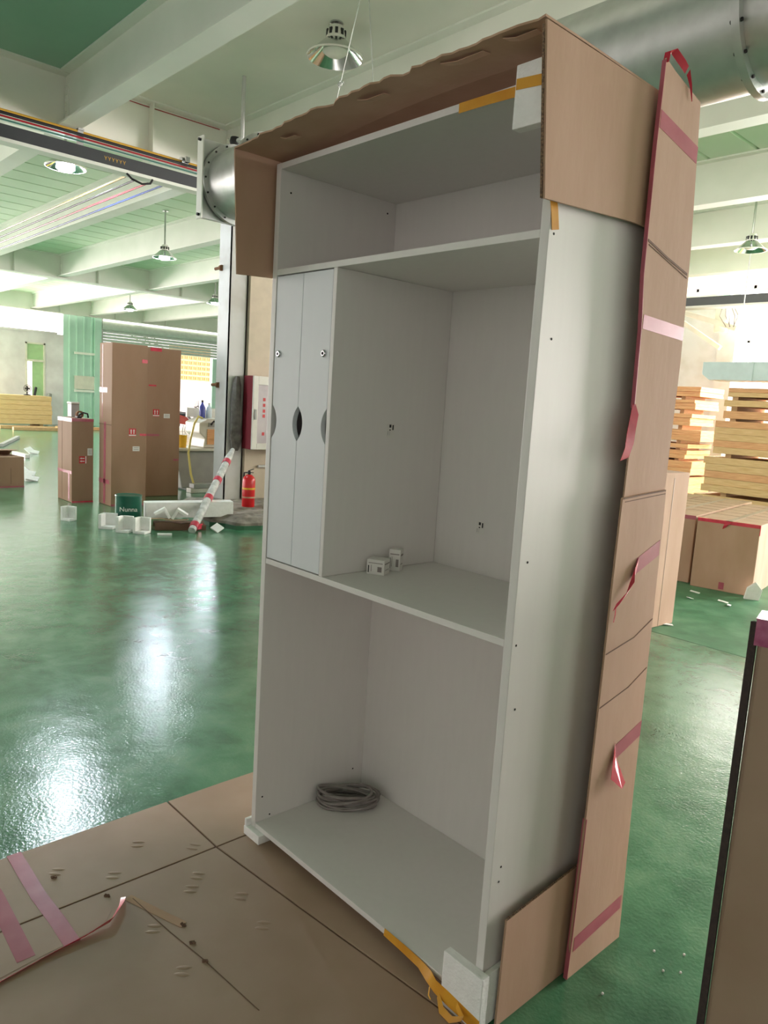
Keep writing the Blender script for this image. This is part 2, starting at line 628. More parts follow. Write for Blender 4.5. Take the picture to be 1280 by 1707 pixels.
# roller shutter, half rolled up
dr = struct('door_1', loc=(XL, 14.4, 0))
obj('shutter_barrel', MB().lathe([(0.19, 11.05), (0.19, 17.9)], (XL, 0, 4.1), 'y', 16), 'shutter', dr, smooth=True)
sl = MB().box(XL-0.03, 11.1, 3.3, XL-0.02, 17.9, 4.0)
slat0 = None
for k in range(7):
    z = 3.22 + k*0.12
    poly = [(XL+0.0, z), (XL+0.035, z+0.02), (XL+0.035, z+0.08), (XL+0.0, z+0.112), (XL-0.012, z+0.112), (XL-0.012, z)]
    mbs = MB()
    n = len(poly)
    mbs.add([(x_, 11.08, z_) for x_, z_ in poly] + [(x_, 17.92, z_) for x_, z_ in poly],
            [tuple(range(n)), tuple(range(n, 2*n))] + [(i, (i+1) % n, n+(i+1) % n, n+i) for i in range(n)])
    obj('slat', mbs, 'shutter', dr)
obj('guide_rail', MB().box(XL-0.08, 11.03, 0, XL+0.1, 11.1, ZB), 'column_paint', dr)
obj('guide_rail', MB().box(XL-0.08, 17.9, 0, XL+0.1, 17.98, ZB), 'column_paint', dr)
mb = MB().box(XL-0.2, 16.25, 0, XL-0.04, 17.9, 3.2)
struct('wall_jamb', mb, 'green_sheet')

# ---- column and wall stub on the concrete plinth
cx0, cy0 = -7.25, 4.18
col = struct('column', loc=(cx0, cy0, 0))
mb = MB()
mb.box(cx0-0.15, cy0-0.14, 0, cx0+0.15, cy0-0.125, ZB-0.06)
mb.box(cx0-0.15, cy0+0.125, 0, cx0+0.15, cy0+0.14, ZB-0.06)
mb.box(cx0+0.0, cy0-0.125, 0, cx0+0.012, cy0+0.125, ZB-0.06)
mb.box(cx0+0.13, cy0-0.14, 0, cx0+0.15, cy0+0.14, ZB-0.06)
obj('column_shaft', mb, 'column_paint', col)
for z in (1.75, 3.35):
    mb = MB().tube([(cx0-0.24, cy0-0.15, z), (cx0-0.08, cy0-0.15, z+0.005)], 0.022, 8)
    mb.lathe([(0.04, -0.02), (0.04, 0.02)], (cx0-0.08, cy0-0.15, z), 'x', 10)
    obj('pipe_bracket', mb, 'rust', col, smooth=True)
obj('conduit', MB().tube([(cx0-0.19, cy0-0.1, 0.2), (cx0-0.19, cy0-0.1, ZB-0.1)], 0.018, 8), 'column_paint', col, smooth=True)
struct('wall_stub', MB().box(-7.3, 4.335, 0.12, -7.05, 7.5, 3.62), 'beige_wall')
# rough concrete plinth with a green painted rim
mb = MB()
random.seed(3)
ring = []
PL = [(-7.5, 3.55), (-6.9, 3.25), (-6.2, 3.2), (-5.62, 3.32), (-5.5, 3.8), (-5.6, 4.6), (-5.9, 7.4), (-7.5, 7.4)]
pts = []
for i, p in enumerate(PL):
    q = PL[(i+1) % len(PL)]
    for t in (0, 0.33, 0.66):
        pts.append((p[0]+(q[0]-p[0])*t+random.uniform(-.05, .05), p[1]+(q[1]-p[1])*t+random.uniform(-.05, .05)))
n = len(pts)
cxx, cyy = sum(p[0] for p in pts)/n, sum(p[1] for p in pts)/n
vs = []
for sc_, z, jz in ((1.0, 0.0, 0), (0.99, 0.07, .015), (0.90, 0.12, .03), (0.6, 0.13, .03), (0.3, 0.13, .02)):
    for p in pts:
        vs.append((cxx+(p[0]-cxx)*sc_, cyy+(p[1]-cyy)*sc_, z+random.uniform(0, jz)))
fs = [tuple(range(n))[::-1]]
for k in range(4):
    for i in range(n):
        j = (i+1) % n
        fs.append((k*n+i, k*n+j, (k+1)*n+j, (k+1)*n+i))
fs.append(tuple(range(4*n, 5*n)))
mb.add(vs, fs)
pl = struct('plinth', mb, 'concrete')
mb = MB()
vs = []
for sc_, z in ((1.006, 0.0), (1.006, 0.05), (0.998, 0.05), (0.998, 0.0)):
    for p in pts:
        vs.append((cxx+(p[0]-cxx)*sc_, cyy+(p[1]-cyy)*sc_, z))
fs = []
for k in range(4):
    for i in range(n):
        j = (i+1) % n
        k2 = (k+1) % 4
        fs.append((k*n+i, k*n+j, k2*n+j, k2*n+i))
mb.add(vs, fs)
obj('painted_rim', mb, 'green_paint', pl)

# ================================================================== THE CABINET
W, D, H0, H1 = 1.119, 0.52, 0.04, 2.39
TS, TH = 0.025, 0.019
cab = thing('wardrobe_cabinet', 'tall white open-front wardrobe cabinet standing unpacked on the cardboard mat', 'cabinet', (W/2, D/2, H0))
obj('side_panel', MB().box(0, 0, H0, TS, D+0.012, H1), 'melamine', cab, bevel=0.0012)
sp = obj('side_panel', MB().box(W-TS, 0, H0, W, D+0.012, H1), 'melamine', cab, bevel=0.0012)
for y, z in ((.019, 2.041), (.047, 1.806), (.033, 1.265), (.017, 1.055), (.036, .883), (.038, .448), (.034, .407)):
    obj('screw_hole', MB().lathe([(0.0032, 0), (0.0032, 0.0006)], (W, y, z), 'x', 10), 'hole_black', sp)
E2 = 0.0006
obj('top_panel', MB().box(TS+E2, 0.001, H1-TH, W-TS-E2, D, H1), 'melamine', cab, bevel=0.001)
obj('bottom_panel', MB().box(TS+E2, 0.001, H0, W-TS-E2, D, H0+TH), 'melamine', cab, bevel=0.001)
Z1, Z2 = 2.032, 1.066
obj('shelf', MB().box(TS+E2, 0.001, Z1, W-TS-E2, D-E2, Z1+TH), 'melamine', cab, bevel=0.001)
obj('shelf', MB().box(TS+E2, 0.001, Z2-TH, W-TS-E2, D-E2, Z2), 'melamine', cab, bevel=0.001)
XD = 0.348
dv = obj('divider', MB().box(XD-0.017, 0.001, Z2+E2, XD, D-E2, Z1-E2), 'melamine', cab, bevel=0.001)
obj('back_panel', MB().box(TS+E2, D+E2, H0+0.002, W-TS-E2, D+0.009, H1-0.002), 'melamine', cab)
obj('compartment_wall', MB().box(0.172, 0.03, Z2+E2, 0.182, D-E2, Z1-E2), 'melamine', cab)
# inner holes
lp = cab.children[0]
for y, z in ((.043, 2.305), (.479, 2.33), (.028, .154), (.064, .072), (.47, .134)):
    obj('screw_hole', MB().lathe([(0.0034, 0), (0.0034, 0.0006)], (TS, y, z), 'x', 10), 'hole_black', lp)


def label_part(parent, poly_axis, c, u, v, s=1.0):
    def bx(u0, v0, u1, v1, d0, d1):
        if poly_axis == 'x':
            return MB().box(c+d0, u+u0, v+v0, c+d1, u+u1, v+v1)
        return MB().box(u+u0, c-d1, v+v0, u+u1, c-d0, v+v1)
    l_ = obj('label', bx(-.016*s, -.028*s, .020*s, .016*s, 0, .0004), 'label_white', parent, label='small white paper label with black print')
    for a in ((.008, -.004, .014, .013), (-.006, .004, .003, .014), (-.005, -.006, .001, -.002), (-.012, -.022, -.011, -.008), (-.004, -.022, -.0035, -.008)):
        obj('print', bx(a[0]*s, a[1]*s, a[2]*s, a[3]*s, .0004, .0006), 'print_black', l_)


label_part(dv, 'x', XD, .262, 1.548)
label_part([c for c in cab.children if c.name.startswith('back_panel')][0], 'y', D, .555, 1.232)


# the two doors with lens-shaped finger pulls
def door(x0, x1, notch_l, notch_r, lockx, label):
    z0, z1, zc, hh, dd = Z2+0.004, Z1-0.004, 1.547, 0.056, 0.026
    poly = [(x0, z0), (x1, z0)]
    rad = (hh*hh+dd*dd)/(2*dd)
    if notch_r:
        for i in range(13):
            t = -hh + 2*hh*i/12
            poly.append((x1 - (math.sqrt(rad*rad-t*t)-(rad-dd)), zc+t))
    poly += [(x1, z1), (x0, z1)]
    if notch_l:
        for i in range(13):
            t = hh - 2*hh*i/12
            poly.append((x0 + (math.sqrt(rad*rad-t*t)-(rad-dd)), zc+t))
    o = obj('door', MB().prism(poly, 'y', 0.002, 0.02), 'melamine_door', cab, bevel=0.0009, label=label)
    zl = 1.774
    lk = MB().lathe([(0.0, -0.006), (0.0085, -0.006), (0.0115, -0.003), (0.0115, 0.0)], (lockx, 0.002, zl), 'y', 20)
    lo = obj('lock', lk, 'chrome', o, smooth=True, label='round chrome cam lock')
    obj('keyhole', MB().lathe([(0.0048, -0.0066), (0.0048, -0.006)], (lockx, 0.002, zl), 'y', 12), 'hole_black', lo)
    return o


door(TS+0.003, 0.1745, True, True, 0.053, 'narrow white locker door beside the left side panel')
door(0.1765, XD-0.0195, True, True, 0.300, 'narrow white locker door beside the divider')

# packing left on the cabinet
foam = lambda name, mb, label, cat='foam': tag(obj(name, mb, 'foam', bevel=0.002), label, cat)
mb = MB()
mb.box(1.012, -0.032, 2.275, 1.127, -0.002, 2.415)
mb.box(1.012, -0.002, H1+0.001, 1.127, 0.10, 2.415)
mb.box(W+0.001, -0.002, 2.275, 1.128, 0.10, H1+0.001)
foam('foam_corner', mb, 'white foam corner pad taped over the cabinet top front corner')
mb = MB()
mb.box(1.004, -0.028, 0.006, 1.143, -0.001, 0.165)
mb.box(W+0.001, -0.001, 0.006, 1.135, 0.075, 0.16)
mb.box(1.004, -0.001, 0.006, W+0.001, 0.075, H0-0.0005)
foam('foam_corner', mb, 'large white foam block wrapped round the cabinet bottom front corner')
mb = MB()
mb.box(-0.015, -0.022, 0.0065, 0.085, 0.05, H0-0.0005)
mb.box(-0.014, -0.020, H0, -0.0005, 0.05, 0.068)
foam('foam_corner', mb, 'small white foam foot under the far bottom corner of the cabinet')
for x, y in ((0.02, 0.45), (1.03, 0.45)):
    foam('foam_pad', MB().box(x, y, 0.0062, x+0.07, y+0.06, H0-0.0005),
         'white foam foot under the %s rear corner of the cabinet' % ('far' if x < .5 else 'near'))

# orange tapes
mb = MB().ribbon([(.81, -.0015, 2.377), (.90, -.0018, 2.376), (1.008, -.0018, 2.372), (1.016, -.0335, 2.372), (1.127, -.0335, 2.362)], (0, 0, .024), .001)
tag(obj('tape_strip', mb, 'orange_tape'), 'orange tape strip along the cabinet top front edge', 'tape')
mb = MB().ribbon([(1.121, .000, 2.125), (1.121, .012, 2.09), (1.1212, .021, 2.05)], (0, .026, .006), .001)
tag(obj('tape_strip', mb, 'orange_tape'), 'short orange tape end on the cabinet side below the cardboard cap', 'tape')
mb = MB()
mb.ribbon([(.745, -.003, .052), (.83, -.004, .050), (.90, -.006, .047), (.945, -.016, .044), (.985, -.030, .044), (1.03, -.030, .040), (1.08, -.030, .036), (1.143, -.030, .030)],
          [(0, .003, .022), (0, .004, .024), (0, .008, .022), (0, .02, .020), (0, .004, .036), (0, .003, .04), (0, .004, .036), (0, .004, .034)], .0012)
mb.ribbon([(1.00, -.032, .03), (1.03, -.05, .014), (1.07, -.056, .016), (1.10, -.045, .034), (1.07, -.036, .05)],
          [(0, .008, .014), (.0, .016, .010), (0, .012, .014), (.006, .004, .018), (0, .004, .014)], .0012)
mb.ribbon([(.965, -.030, .03), (.972, -.04, .014), (.985, -.045, .012)], (.004, 0, .003), .001)
tag(obj('tape_strip', mb, 'orange_tape', smooth=True), 'loose crumpled orange tape along the cabinet bottom front edge', 'tape')

# small boxes on the shelf
def small_box(loc, sx, sy, sz, rz, label):
    t = thing('hardware_box', label, 'box', loc, rz, 'small white boxes on the cabinet shelf')
    b = obj('carton_body', MB().box(-sx/2, -sy/2, 0, sx/2, sy/2, sz), 'label_white', t, local=True, bevel=.001)
    for a in ((-.4, .75, .4, .8), (-.42, .12, -.36, .6), (.12, .2, .36, .55), (-.25, .2, -.22, .65)):
        obj('print', MB().box(a[0]*sx, -sy/2-.0003, a[1]*sz, a[2]*sx, -sy/2, a[3]*sz), 'print_black' if a[0] < -.41 else 'cable_grey', t, local=True)
    for a in ((-.4, .7, .4, .78), (-.3, .3, .3, .34)):
        obj('print', MB().box(sx/2, a[0]*sy, a[1]*sz, sx/2+.0003, a[2]*sy, a[3]*sz), 'cable_grey', t, local=True)
    return t


small_box((.392, .205, Z2+.0005), .062, .058, .050, math.radians(28), 'low white hardware box lying flat on the cabinet shelf')
small_box((.385, .292, Z2+.0005), .040, .036, .075, math.radians(30), 'upright slim white hardware box standing on the cabinet shelf')

# coil of grey cable
random.seed(11)
mb = MB()
c0 = Vector((.124, .368, .066))
N = 26
ptsl = []
for k in range(13*N):
    lp_ = k/N
    a = 2*math.pi*k/N
    ra = .108 + .014*math.sin(lp_*2.1) + .005*math.sin(a*3+lp_)
    rb = .055 + .013*math.cos(lp_*1.7)
    x, y = ra*math.cos(a), rb*math.sin(a)
    tw = math.radians(52 + 9*math.sin(lp_*1.3))
    z = .004 + .0030*lp_ + .014*math.sin(a+lp_*1.9)*min(1, lp_/3)
    ptsl.append((c0.x+x*math.cos(tw)-y*math.sin(tw), c0.y+x*math.sin(tw)+y*math.cos(tw), max(c0.z+z-.004, .0655)))
mb.tube(ptsl, .0055, 6)
tag(obj('cable_coil', mb, 'cable_grey', smooth=True), 'grey coiled cable lying on the cabinet bottom', 'cable')

# ================================================================== CARDBOARD ON AND AROUND THE CABINET
def sheet_panel(poly, axis, c0_, c1_):
    return MB().prism(poly, axis, c0_, c1_)


cap = thing('cardboard_cover', 'torn brown cardboard cap sitting over the top of the cabinet', 'cardboard', (W/2, D/2, 2.43))
random.seed(5)
# top panel with a torn, slightly sagging front edge
nx = 48
ins, outs = [], []
vs, fs = [], []
for i in range(nx+1):
    t = i/nx
    x = -.022 + t*(1.144+.022)
    bow = .028*math.sin(math.pi*t)*(1 if t < .6 else 1)
    rag = random.uniform(-.006, .006) + (.012 if 17 < i < 20 else 0) + (.010 if i in (30, 31) else 0)
    yf = -.150 + .045*t + rag
    z = 2.405 + .045*t + bow*.5
    for (yy, dz) in ((yf, 0), (0.05, .012*math.sin(math.pi*t)), (0.56, 0)):
        vs.append((x, yy, z+dz if yy < .5 else 2.425+.02*t))
    for (yy, dz) in ((yf, .005), (0.05, .005+.012*math.sin(math.pi*t)), (0.56, .005)):
        vs.append((x, yy, z+dz if yy < .5 else 2.43+.02*t))
for i in range(nx):
    a, b = i*6, i*6+6
    fs += [(a, b, b+1, a+1), (a+1, b+1, b+2, a+2), (a+3, a+4, b+4, b+3), (a+4, a+5, b+5, b+4), (a, a+3, b+3, b), (a+2, b+2, b+5, a+5)]
fs += [(0, 1, 4, 3), (1, 2, 5, 4), (nx*6, nx*6+3, nx*6+4, nx*6+1), (nx*6+1, nx*6+4, nx*6+5, nx*6+2)]
tp = obj('top_flap', MB().add(vs, fs), 'kraft', cap, label='dark torn underside of the top cardboard flap')
# peeled shreds under the front
for x0_, l_ in ((.16, .05), (.52, .09), (.83, .12), (1.02, .08)):
    zz = 2.405 + .045*(x0_/1.14) + .014*math.sin(math.pi*x0_/1.14)
    obj('paper_shred', MB().ribbon([(x0_, -.085, zz-.001), (x0_+l_*.4, -.08, zz-.007), (x0_+l_, -.07, zz-.001)], (0, .026, .003), .0015), 'kraft', tp)
obj('side_flap', sheet_panel([(-.105, 2.447), (.53, 2.447), (.53, 2.125), (.30, 2.122), (-.060, 2.098)], 'x', 1.139, 1.1445), 'kraft', cap)
obj('flap_edge', MB().prism([(-.106, 2.44), (-.099, 2.44), (-.056, 2.10), (-.063, 2.10)], 'x', 1.1330, 1.1388), 'kraft_edge', cap)
obj('side_flap', sheet_panel([(-.15, 2.404), (.56, 2.424), (.56, 2.06), (-.128, 2.02)], 'x', -.0225, -.017), 'kraft', cap)

# bottom tray side flap, its cut edge showing the flutes
tr = thing('cardboard_tray', 'brown cardboard tray flap standing against the cabinet foot', 'cardboard', (1.145, .2, 0))
obj('side_flap', sheet_panel([(.035, .001), (.375, .001), (.372, .335), (.20, .322), (.042, .308)], 'x', 1.1445, 1.151), 'kraft', tr)
mb = MB()
for k in range(54):
    y = .043 + k*.0061
    z = .308 + .027*(k/54)
    mb.box(1.1455, y, z, 1.150, y+.0034, z+.0035)
obj('flute_edge', mb, 'kraft_edge', tr)

# tall packing sheet standing beside the rear of the cabinet, folded round its back
sh = thing('packing_sheet', 'tall narrow brown cardboard packing sheet with red tape standing at the cabinet side', 'cardboard', (1.17, .48, 0))
low = [(.330, .001), (.622, .001), (.606, .5), (.600, 1.11), (.592, 1.435), (.468, 1.428), (.356, 1.42), (.352, 1.2), (.350, .88), (.345, .53)]
upp = [(.372, 1.415), (.595, 1.43), (.600, 1.8), (.585, 2.1), (.545, 2.47), (.47, 2.485), (.40, 2.50), (.348, 2.515), (.345, 2.30), (.352, 2.0), (.368, 1.85), (.376, 1.6)]
obj('lower_panel', sheet_panel(low, 'x', 1.168, 1.174), 'kraft', sh)
obj('upper_panel', sheet_panel(upp, 'x', 1.163, 1.1678), 'kraft', sh)
obj('back_panel', MB().box(-.0165, .536, .007, 1.1625, .5415, 2.40), 'kraft', sh)
for x_, pp_, wd in ((1.1683, [(.354, 2.084), (.46, 2.058), (.578, 2.034)], .006), (1.1683, [(.36, 2.074), (.578, 2.024)], .003),
                    (1.1745, [(.36, 1.418), (.48, 1.427), (.588, 1.433)], .0035), (1.1745, [(.37, 1.409), (.588, 1.424)], .002),
                    (1.1745, [(.355, .985), (.50, 1.01), (.597, 1.05)], .003), (1.1745, [(.352, .83), (.50, .86), (.597, .90)], .003)):
    obj('crease', MB().ribbon([(x_, a_, b_) for a_, b_ in pp_], (0, 0, wd), .0012), 'kraft_dark', sh)
# pink tape bands across the sheet
def band(y0_, z0_, y1_, z1_, wd, x, name='tape', m_='pink_tape'):
    mb_ = MB().ribbon([(x, y0_, z0_), (x, (y0_+y1_)/2, (z0_+z1_)/2), (x, y1_, z1_)], (0, 0, wd), .0007)
    return obj(name, mb_, m_, sh)


band(.350, 2.375, .558, 2.34, .042, 1.1682)
band(.372, 1.883, .597, 1.874, .036, 1.1682)
band(.465, 1.222, .590, 1.266, .046, 1.1745)
band(.465, .668, .604, .708, .048, 1.1745)
band(.350, .105, .606, .132, .045, 1.1745)
mb = MB().ribbon([(1.1645, .3445, 2.51), (1.1645, .342, 2.3), (1.1645, .348, 2.0), (1.1645, .365, 1.86), (1.1645, .372, 1.66)], (.011, 0, 0), .0016)
obj('edge_tape', mb, 'pink_tape', sh)
mb = MB().ribbon([(1.170, .345, .50), (1.170, .341, .3), (1.170, .336, .15), (1.1705, .329, .004)], (.013, .001, 0), .0016)
obj('edge_tape', mb, 'pink_tape', sh)
# curled loose ends
mb = MB().ribbon([(1.166, .350, 2.505), (1.168, .352, 2.53), (1.172, .375, 2.538), (1.175, .42, 2.522), (1.175, .44, 2.515)],
                 [(.016, 0, 0), (.016, 0, 0), (.016, 0, .008), (.010, 0, .016), (.008, 0, .016)], .001)
mb.ribbon([(1.172, .455, 2.515), (1.172, .475, 2.49), (1.172, .49, 2.455)], [(.008, 0, .012), (.006, 0, .003), (.002, 0, .001)], .001)
obj('loose_tape', mb, 'red_tape', sh, smooth=True)
mb = MB().ribbon([(1.168, .372, 1.67), (1.172, .372, 1.64), (1.178, .355, 1.60), (1.182, .345, 1.56), (1.178, .335, 1.525)],
                 [(.004, .008, 0), (.006, .03, .006), (.004, .036, .012), (.004, .034, .012), (.003, .036, .010)], .001)
obj('loose_tape', mb, 'red_tape', sh, smooth=True)
mb = MB().ribbon([(1.176, .47, 1.224), (1.181, .44, 1.20), (1.186, .425, 1.165), (1.184, .395, 1.14), (1.178, .368, 1.118)],
                 [(0, .01, .046), (.004, .014, .046), (.006, .030, .036), (.004, .026, .030), (.002, .012, .020)], .001)
mb.ribbon([(1.179, .372, 1.118), (1.178, .374, 1.095), (1.177, .372, 1.075)], (0, .004, .002), .001)
obj('loose_tape', mb, 'red_tape', sh, smooth=True)
mb = MB()
mb.add([(1.176, .458, .70), (1.176, .470, .652), (1.196, .505, .572), (1.200, .482, .560), (1.190, .430, .602), (1.185, .455, .63)],
       [(0, 1, 5), (1, 2, 3, 5), (5, 3, 4), (0, 5, 4)])
obj('loose_tape', mb, 'red_tape', sh)
for o_ in sh.children:
    if o_.name.startswith('loose_tape'):
        so = o_.modifiers.new('thickness', 'SOLIDIFY')
        so.thickness = .0006

# ---- cardboard mat on the floor, four panels divided by creases
mt_ = thing('cardboard_mat', 'flattened brown cardboard sheet spread on the green floor under the cabinet', 'cardboard', (.4, -.6, 0))
G = .0035


def mat_panel(poly, z0_=.0, z1_=.0055):
    return obj('panel', MB().prism(poly, 'z', z0_, z1_), 'kraft_mat', mt_, bevel=.0018)


mat_panel([(-.375, -2.6), (-.365, -1.2), (-.372, -.6), (-.385, -.145-G), (.0-G, -.145-G), (.0-G, -2.6)])
mat_panel([(-.385, -.145+G), (-.392, .1), (-.392, .595), (.0-G, .595), (.0-G, -.145+G)])
mat_panel([(.0+G, -2.6), (.0+G, -.145-G), (.6, -.085-G), (1.125, -.03-G), (1.125, -2.6)])
mat_panel([(.0+G, -.145+G), (.0+G, .595), (1.125, .595), (1.125, -.03+G), (.6, -.085+G)])
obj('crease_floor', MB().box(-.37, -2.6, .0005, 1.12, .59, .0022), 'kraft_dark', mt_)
# dents pressed into the sheet: pairs of ridges
random.seed(2)
dent_pts = [(-.18, -.36), (-.05, -.21), (-.06, -.5), (-.19, -.64), (.16, -.33), (.29, -.22), (.45, -.24), (.26, -.51), (.47, -.52), (.11, -.28)]
for (x, y) in dent_pts:
    mb = MB()
    for s_ in (-1, 1):
        a = math.radians(random.uniform(35, 55))
        ux, uy = math.cos(a), math.sin(a)
        px_, py_ = x + s_*.013*uy, y - s_*.013*ux
        ringn = 12
        vs = []
        for (k, h) in ((1.0, .0054), (.75, .0066), (.4, .0074)):
            for i in range(ringn):
                t = 2*math.pi*i/ringn
                e, f = .024*k*math.cos(t), .0085*k*math.sin(t)
                vs.append((px_+ux*e-uy*f, py_+uy*e+ux*f, h))
        fs = []
        for k in range(2):
            for i in range(ringn):
                j = (i+1) % ringn
                fs.append((k*ringn+i, k*ringn+j, (k+1)*ringn+j, (k+1)*ringn+i))
        fs.append(tuple(range(2*ringn, 3*ringn)))
        mb.add(vs, fs)
    obj('dent', mb, 'kraft_mat', mt_, smooth=True)
# tape on the mat
def mat_tape(name, pts_, wv, m_):
    return obj(name, MB().ribbon([(p[0], p[1], .0062 if len(p) < 3 else p[2]) for p in pts_], wv, .0007), m_, mt_, smooth=True)


mat_tape('tape', [(-.375, -.722), (-.1, -.728), (.05, -.722), (.175, -.722)], (0, .047, 0), 'pink_tape')
mat_tape('tape', [(-.375, -.84), (-.19, -.835), (0, -.84), (.158, -.845)], (0, .05, 0), 'pink_tape')
mat_tape('tape_edge', [(.235, -1.15, .009), (.205, -.93, .008), (.186, -.80, .010), (.176, -.68, .014), (.166, -.60, .022), (.11, -.545, .020), (.075, -.525, .012)],
         [(.010, .002, .006), (.010, .002, .008), (.010, .003, .010), (.012, .003, .014), (.010, .008, .020), (.008, .014, .014), (.01, .012, .004)], 'red_tape')
# overlapping flap edge and torn seam
obj('overlap_flap', MB().prism([(.005, -2.55), (.005, -.56), (.055, -.56), (.105, -.575), (.155, -.62), (.172, -.8), (.2, -1.0), (.26, -2.55)], 'z', .0056, .0060), 'kraft_mat', mt_)
mat_tape('tape', [(.075, -.51), (.19, -.47), (.30, -.43)], (-.012, .026, 0), 'kraft')
mb = MB()
mb.ribbon([(.09, -.50, .0064), (.30, -.478, .0066), (.46, -.455, .0066), (.72, -.43, .0066)], (.0005, .0025, 0), .0008)
obj('torn_seam', mb, 'kraft_dark', mt_)
for x, y in ((.30, -.434), (.385, -.448), (.475, -.455), (-.165, -.66), (.03, -.56)):
    mb = MB().obox((x, y, .008), .016, .008, .004, random.uniform(0, 3), .3, .2)
    mb.obox((x+.006, y+.004, .009), .010, .005, .004, random.uniform(0, 3), .2, .5)
    obj('torn_scrap', mb, 'kraft_dark', mt_)

# ================================================================== CARTONS
def carton(label, loc, sx, sy, sz, rz=0.0, tapes=(), marks=(), group=None, m_='kraft_far', seam=None, name='carton', extra=None):
    """carton with its own body, tape bands, handling mark and label; local origin at base centre"""
    t = thing(name, label, 'carton', loc, rz, group)
    b = obj('carton_body', MB().box(-sx/2, -sy/2, .001, sx/2, sy/2, sz), m_, t, local=True, bevel=.006)
    if seam:                                     # top flap joint
        if seam == 'y':
            obj('flap_joint', MB().box(-.004, -sy/2+.01, sz, .004, sy/2-.01, sz+.0012), 'kraft_dark', t, local=True)
        else:
            obj('flap_joint', MB().box(-sx/2+.01, -.004, sz, sx/2-.01, .004, sz+.0012), 'kraft_dark', t, local=True)
    for (face, u0, v0, u1, v1, m2) in tapes:
        e = .0016
        if face == 'x':
            q = MB().box(sx/2-.001, u0, v0, sx/2+e, u1, v1)
        elif face == '-y':
            q = MB().box(u0, -sy/2-e, v0, u1, -sy/2+.001, v1)
        else:
            q = MB().box(u0, v0, sz-.001, u1, v1, sz+e)
        obj('tape', q, m2, t, local=True)
    for (face, u, v, kind, rot) in marks:
        def on_face(poly, d):
            mbm = MB()
            if rot:
                poly = [(-(v_), u_) for u_, v_ in poly]
            if face == 'x':
                return mbm.prism([(u+a, v+b_) for a, b_ in poly], 'x', sx/2, sx/2+d)
            return mbm.prism([(u+a, v+b_) for a, b_ in poly], 'y', -sy/2-d, -sy/2)
        if kind == 'label':
            l_ = obj('label', on_face([(-.05, -.033), (.05, -.033), (.05, .033), (-.05, .033)], .002), 'label_white', t, local=True)
            for zz in (-.012, .012):
                obj('print', on_face([(-.035, zz-.003), (.035, zz-.003), (.035, zz+.003), (-.035, zz+.003)], .003), 'cable_grey', l_, local=True)
        else:
            l_ = obj('handling_mark', on_face([(-.05, -.06), (.05, -.06), (.05, .05), (-.05, .05)], .0015), 'print_red', t, local=True)
            for ox in (-.02, .02):
                obj('arrow', on_face([(ox-.006, -.025), (ox+.006, -.025), (ox+.006, .015), (ox+.013, .015), (ox, .042), (ox-.013, .015), (ox-.006, .015)], .0028), 'label_white', l_, local=True)
            obj('base_line', on_face([(-.05, -.052), (.05, -.052), (.05, -.036), (-.05, -.036)], .0028), 'label_white', l_, local=True)
    return t


P_, R_ = 'pink_tape', 'red_tape'
c1 = carton('tall brown carton standing upright left of its equally tall neighbour', (-8.04, 2.965, 0), .42, .50, 2.22,
            tapes=[('-y', -.21, 1.55, .06, 1.62, P_), ('-y', -.05, 0.02, .02, 1.15, P_), ('x', .17, 1.98, .25, 2.03, R_), ('x', .15, .98, .245, 1.01, R_),
                   ('x', -.25, .0, .25, .03, P_), ('-y', -.21, .30, .15, .36, P_), ('-y', -.21, 1.115, .21, 1.122, 'kraft_dark'), ('-y', -.115, 1.2, -.10, 2.2, P_)],
            marks=[('x', .045, 1.03, 'up', 0), ('x', .10, .80, 'label', 0)])
c2 = carton('tall brown carton standing upright behind the gap, nearest the machine', (-8.86, 3.79, 0), .46, .68, 2.25,
            tapes=[('x', -.16, 2.20, .02, 2.25, R_), ('x', -.18, 1.68, -.06, 1.70, R_), ('x', -.2, .93, .0, .96, P_), ('x', .24, .55, .33, .58, P_)],
            marks=[('x', -.055, 1.285, 'up', 0), ('x', .12, 1.24, 'label', 0)])
c3 = carton('half-height dark brown carton in front of the two tall cartons', (-8.595, 2.515, 0), .54, .30, 1.17, m_='kraft_far',
            tapes=[('-y', -.27, 1.12, .27, 1.17, P_), ('x', -.15, 1.13, .15, 1.17, P_), ('-y', -.27, .40, .27, .44, P_), ('-y', .14, .02, .19, .4, P_),
                   ('z', -.27, -.15, .27, -.09, P_), ('x', -.15, 0, .15, .02, R_), ('-y', -.10, .02, -.094, 1.12, 'kraft_dark')],
            marks=[('x', .0, .60, 'up', 1), ('x', .10, .71, 'label', 1)])
# things on the half-height carton
t = thing('grey_box', 'plain grey box behind the black tape gun on the half-height carton', 'box', (-8.76, 2.55, 1.173))
obj('box_body', MB().box(-8.84, 2.49, 1.173, -8.68, 2.60, 1.36), 'machine_grey', t, bevel=.006)
obj('box_lid', MB().box(-8.845, 2.485, 1.36, -8.675, 2.605, 1.385), 'machine_white', t, bevel=.004)
t = thing('tape_gun', 'black tape gun lying on the half-height carton', 'tape gun', (-8.45, 2.50, 1.173))
mb = MB()
mb.box(-8.50, 2.47, 1.173, -8.40, 2.53, 1.20)
obj('gun_frame', mb, 'black_rubber', t, bevel=.004)
obj('tape_roll', MB().lathe([(.03, -.025), (.05, -.025), (.05, .025), (.03, .025)], (-8.46, 2.52, 1.223), 'x', 18, closed=True), 'rust', t, smooth=True)
obj('gun_handle', MB().tube([(-8.45, 2.50, 1.20), (-8.44, 2.56, 1.25), (-8.43, 2.62, 1.235), (-8.43, 2.63, 1.18)], .012, 8), 'black_rubber', t, smooth=True)

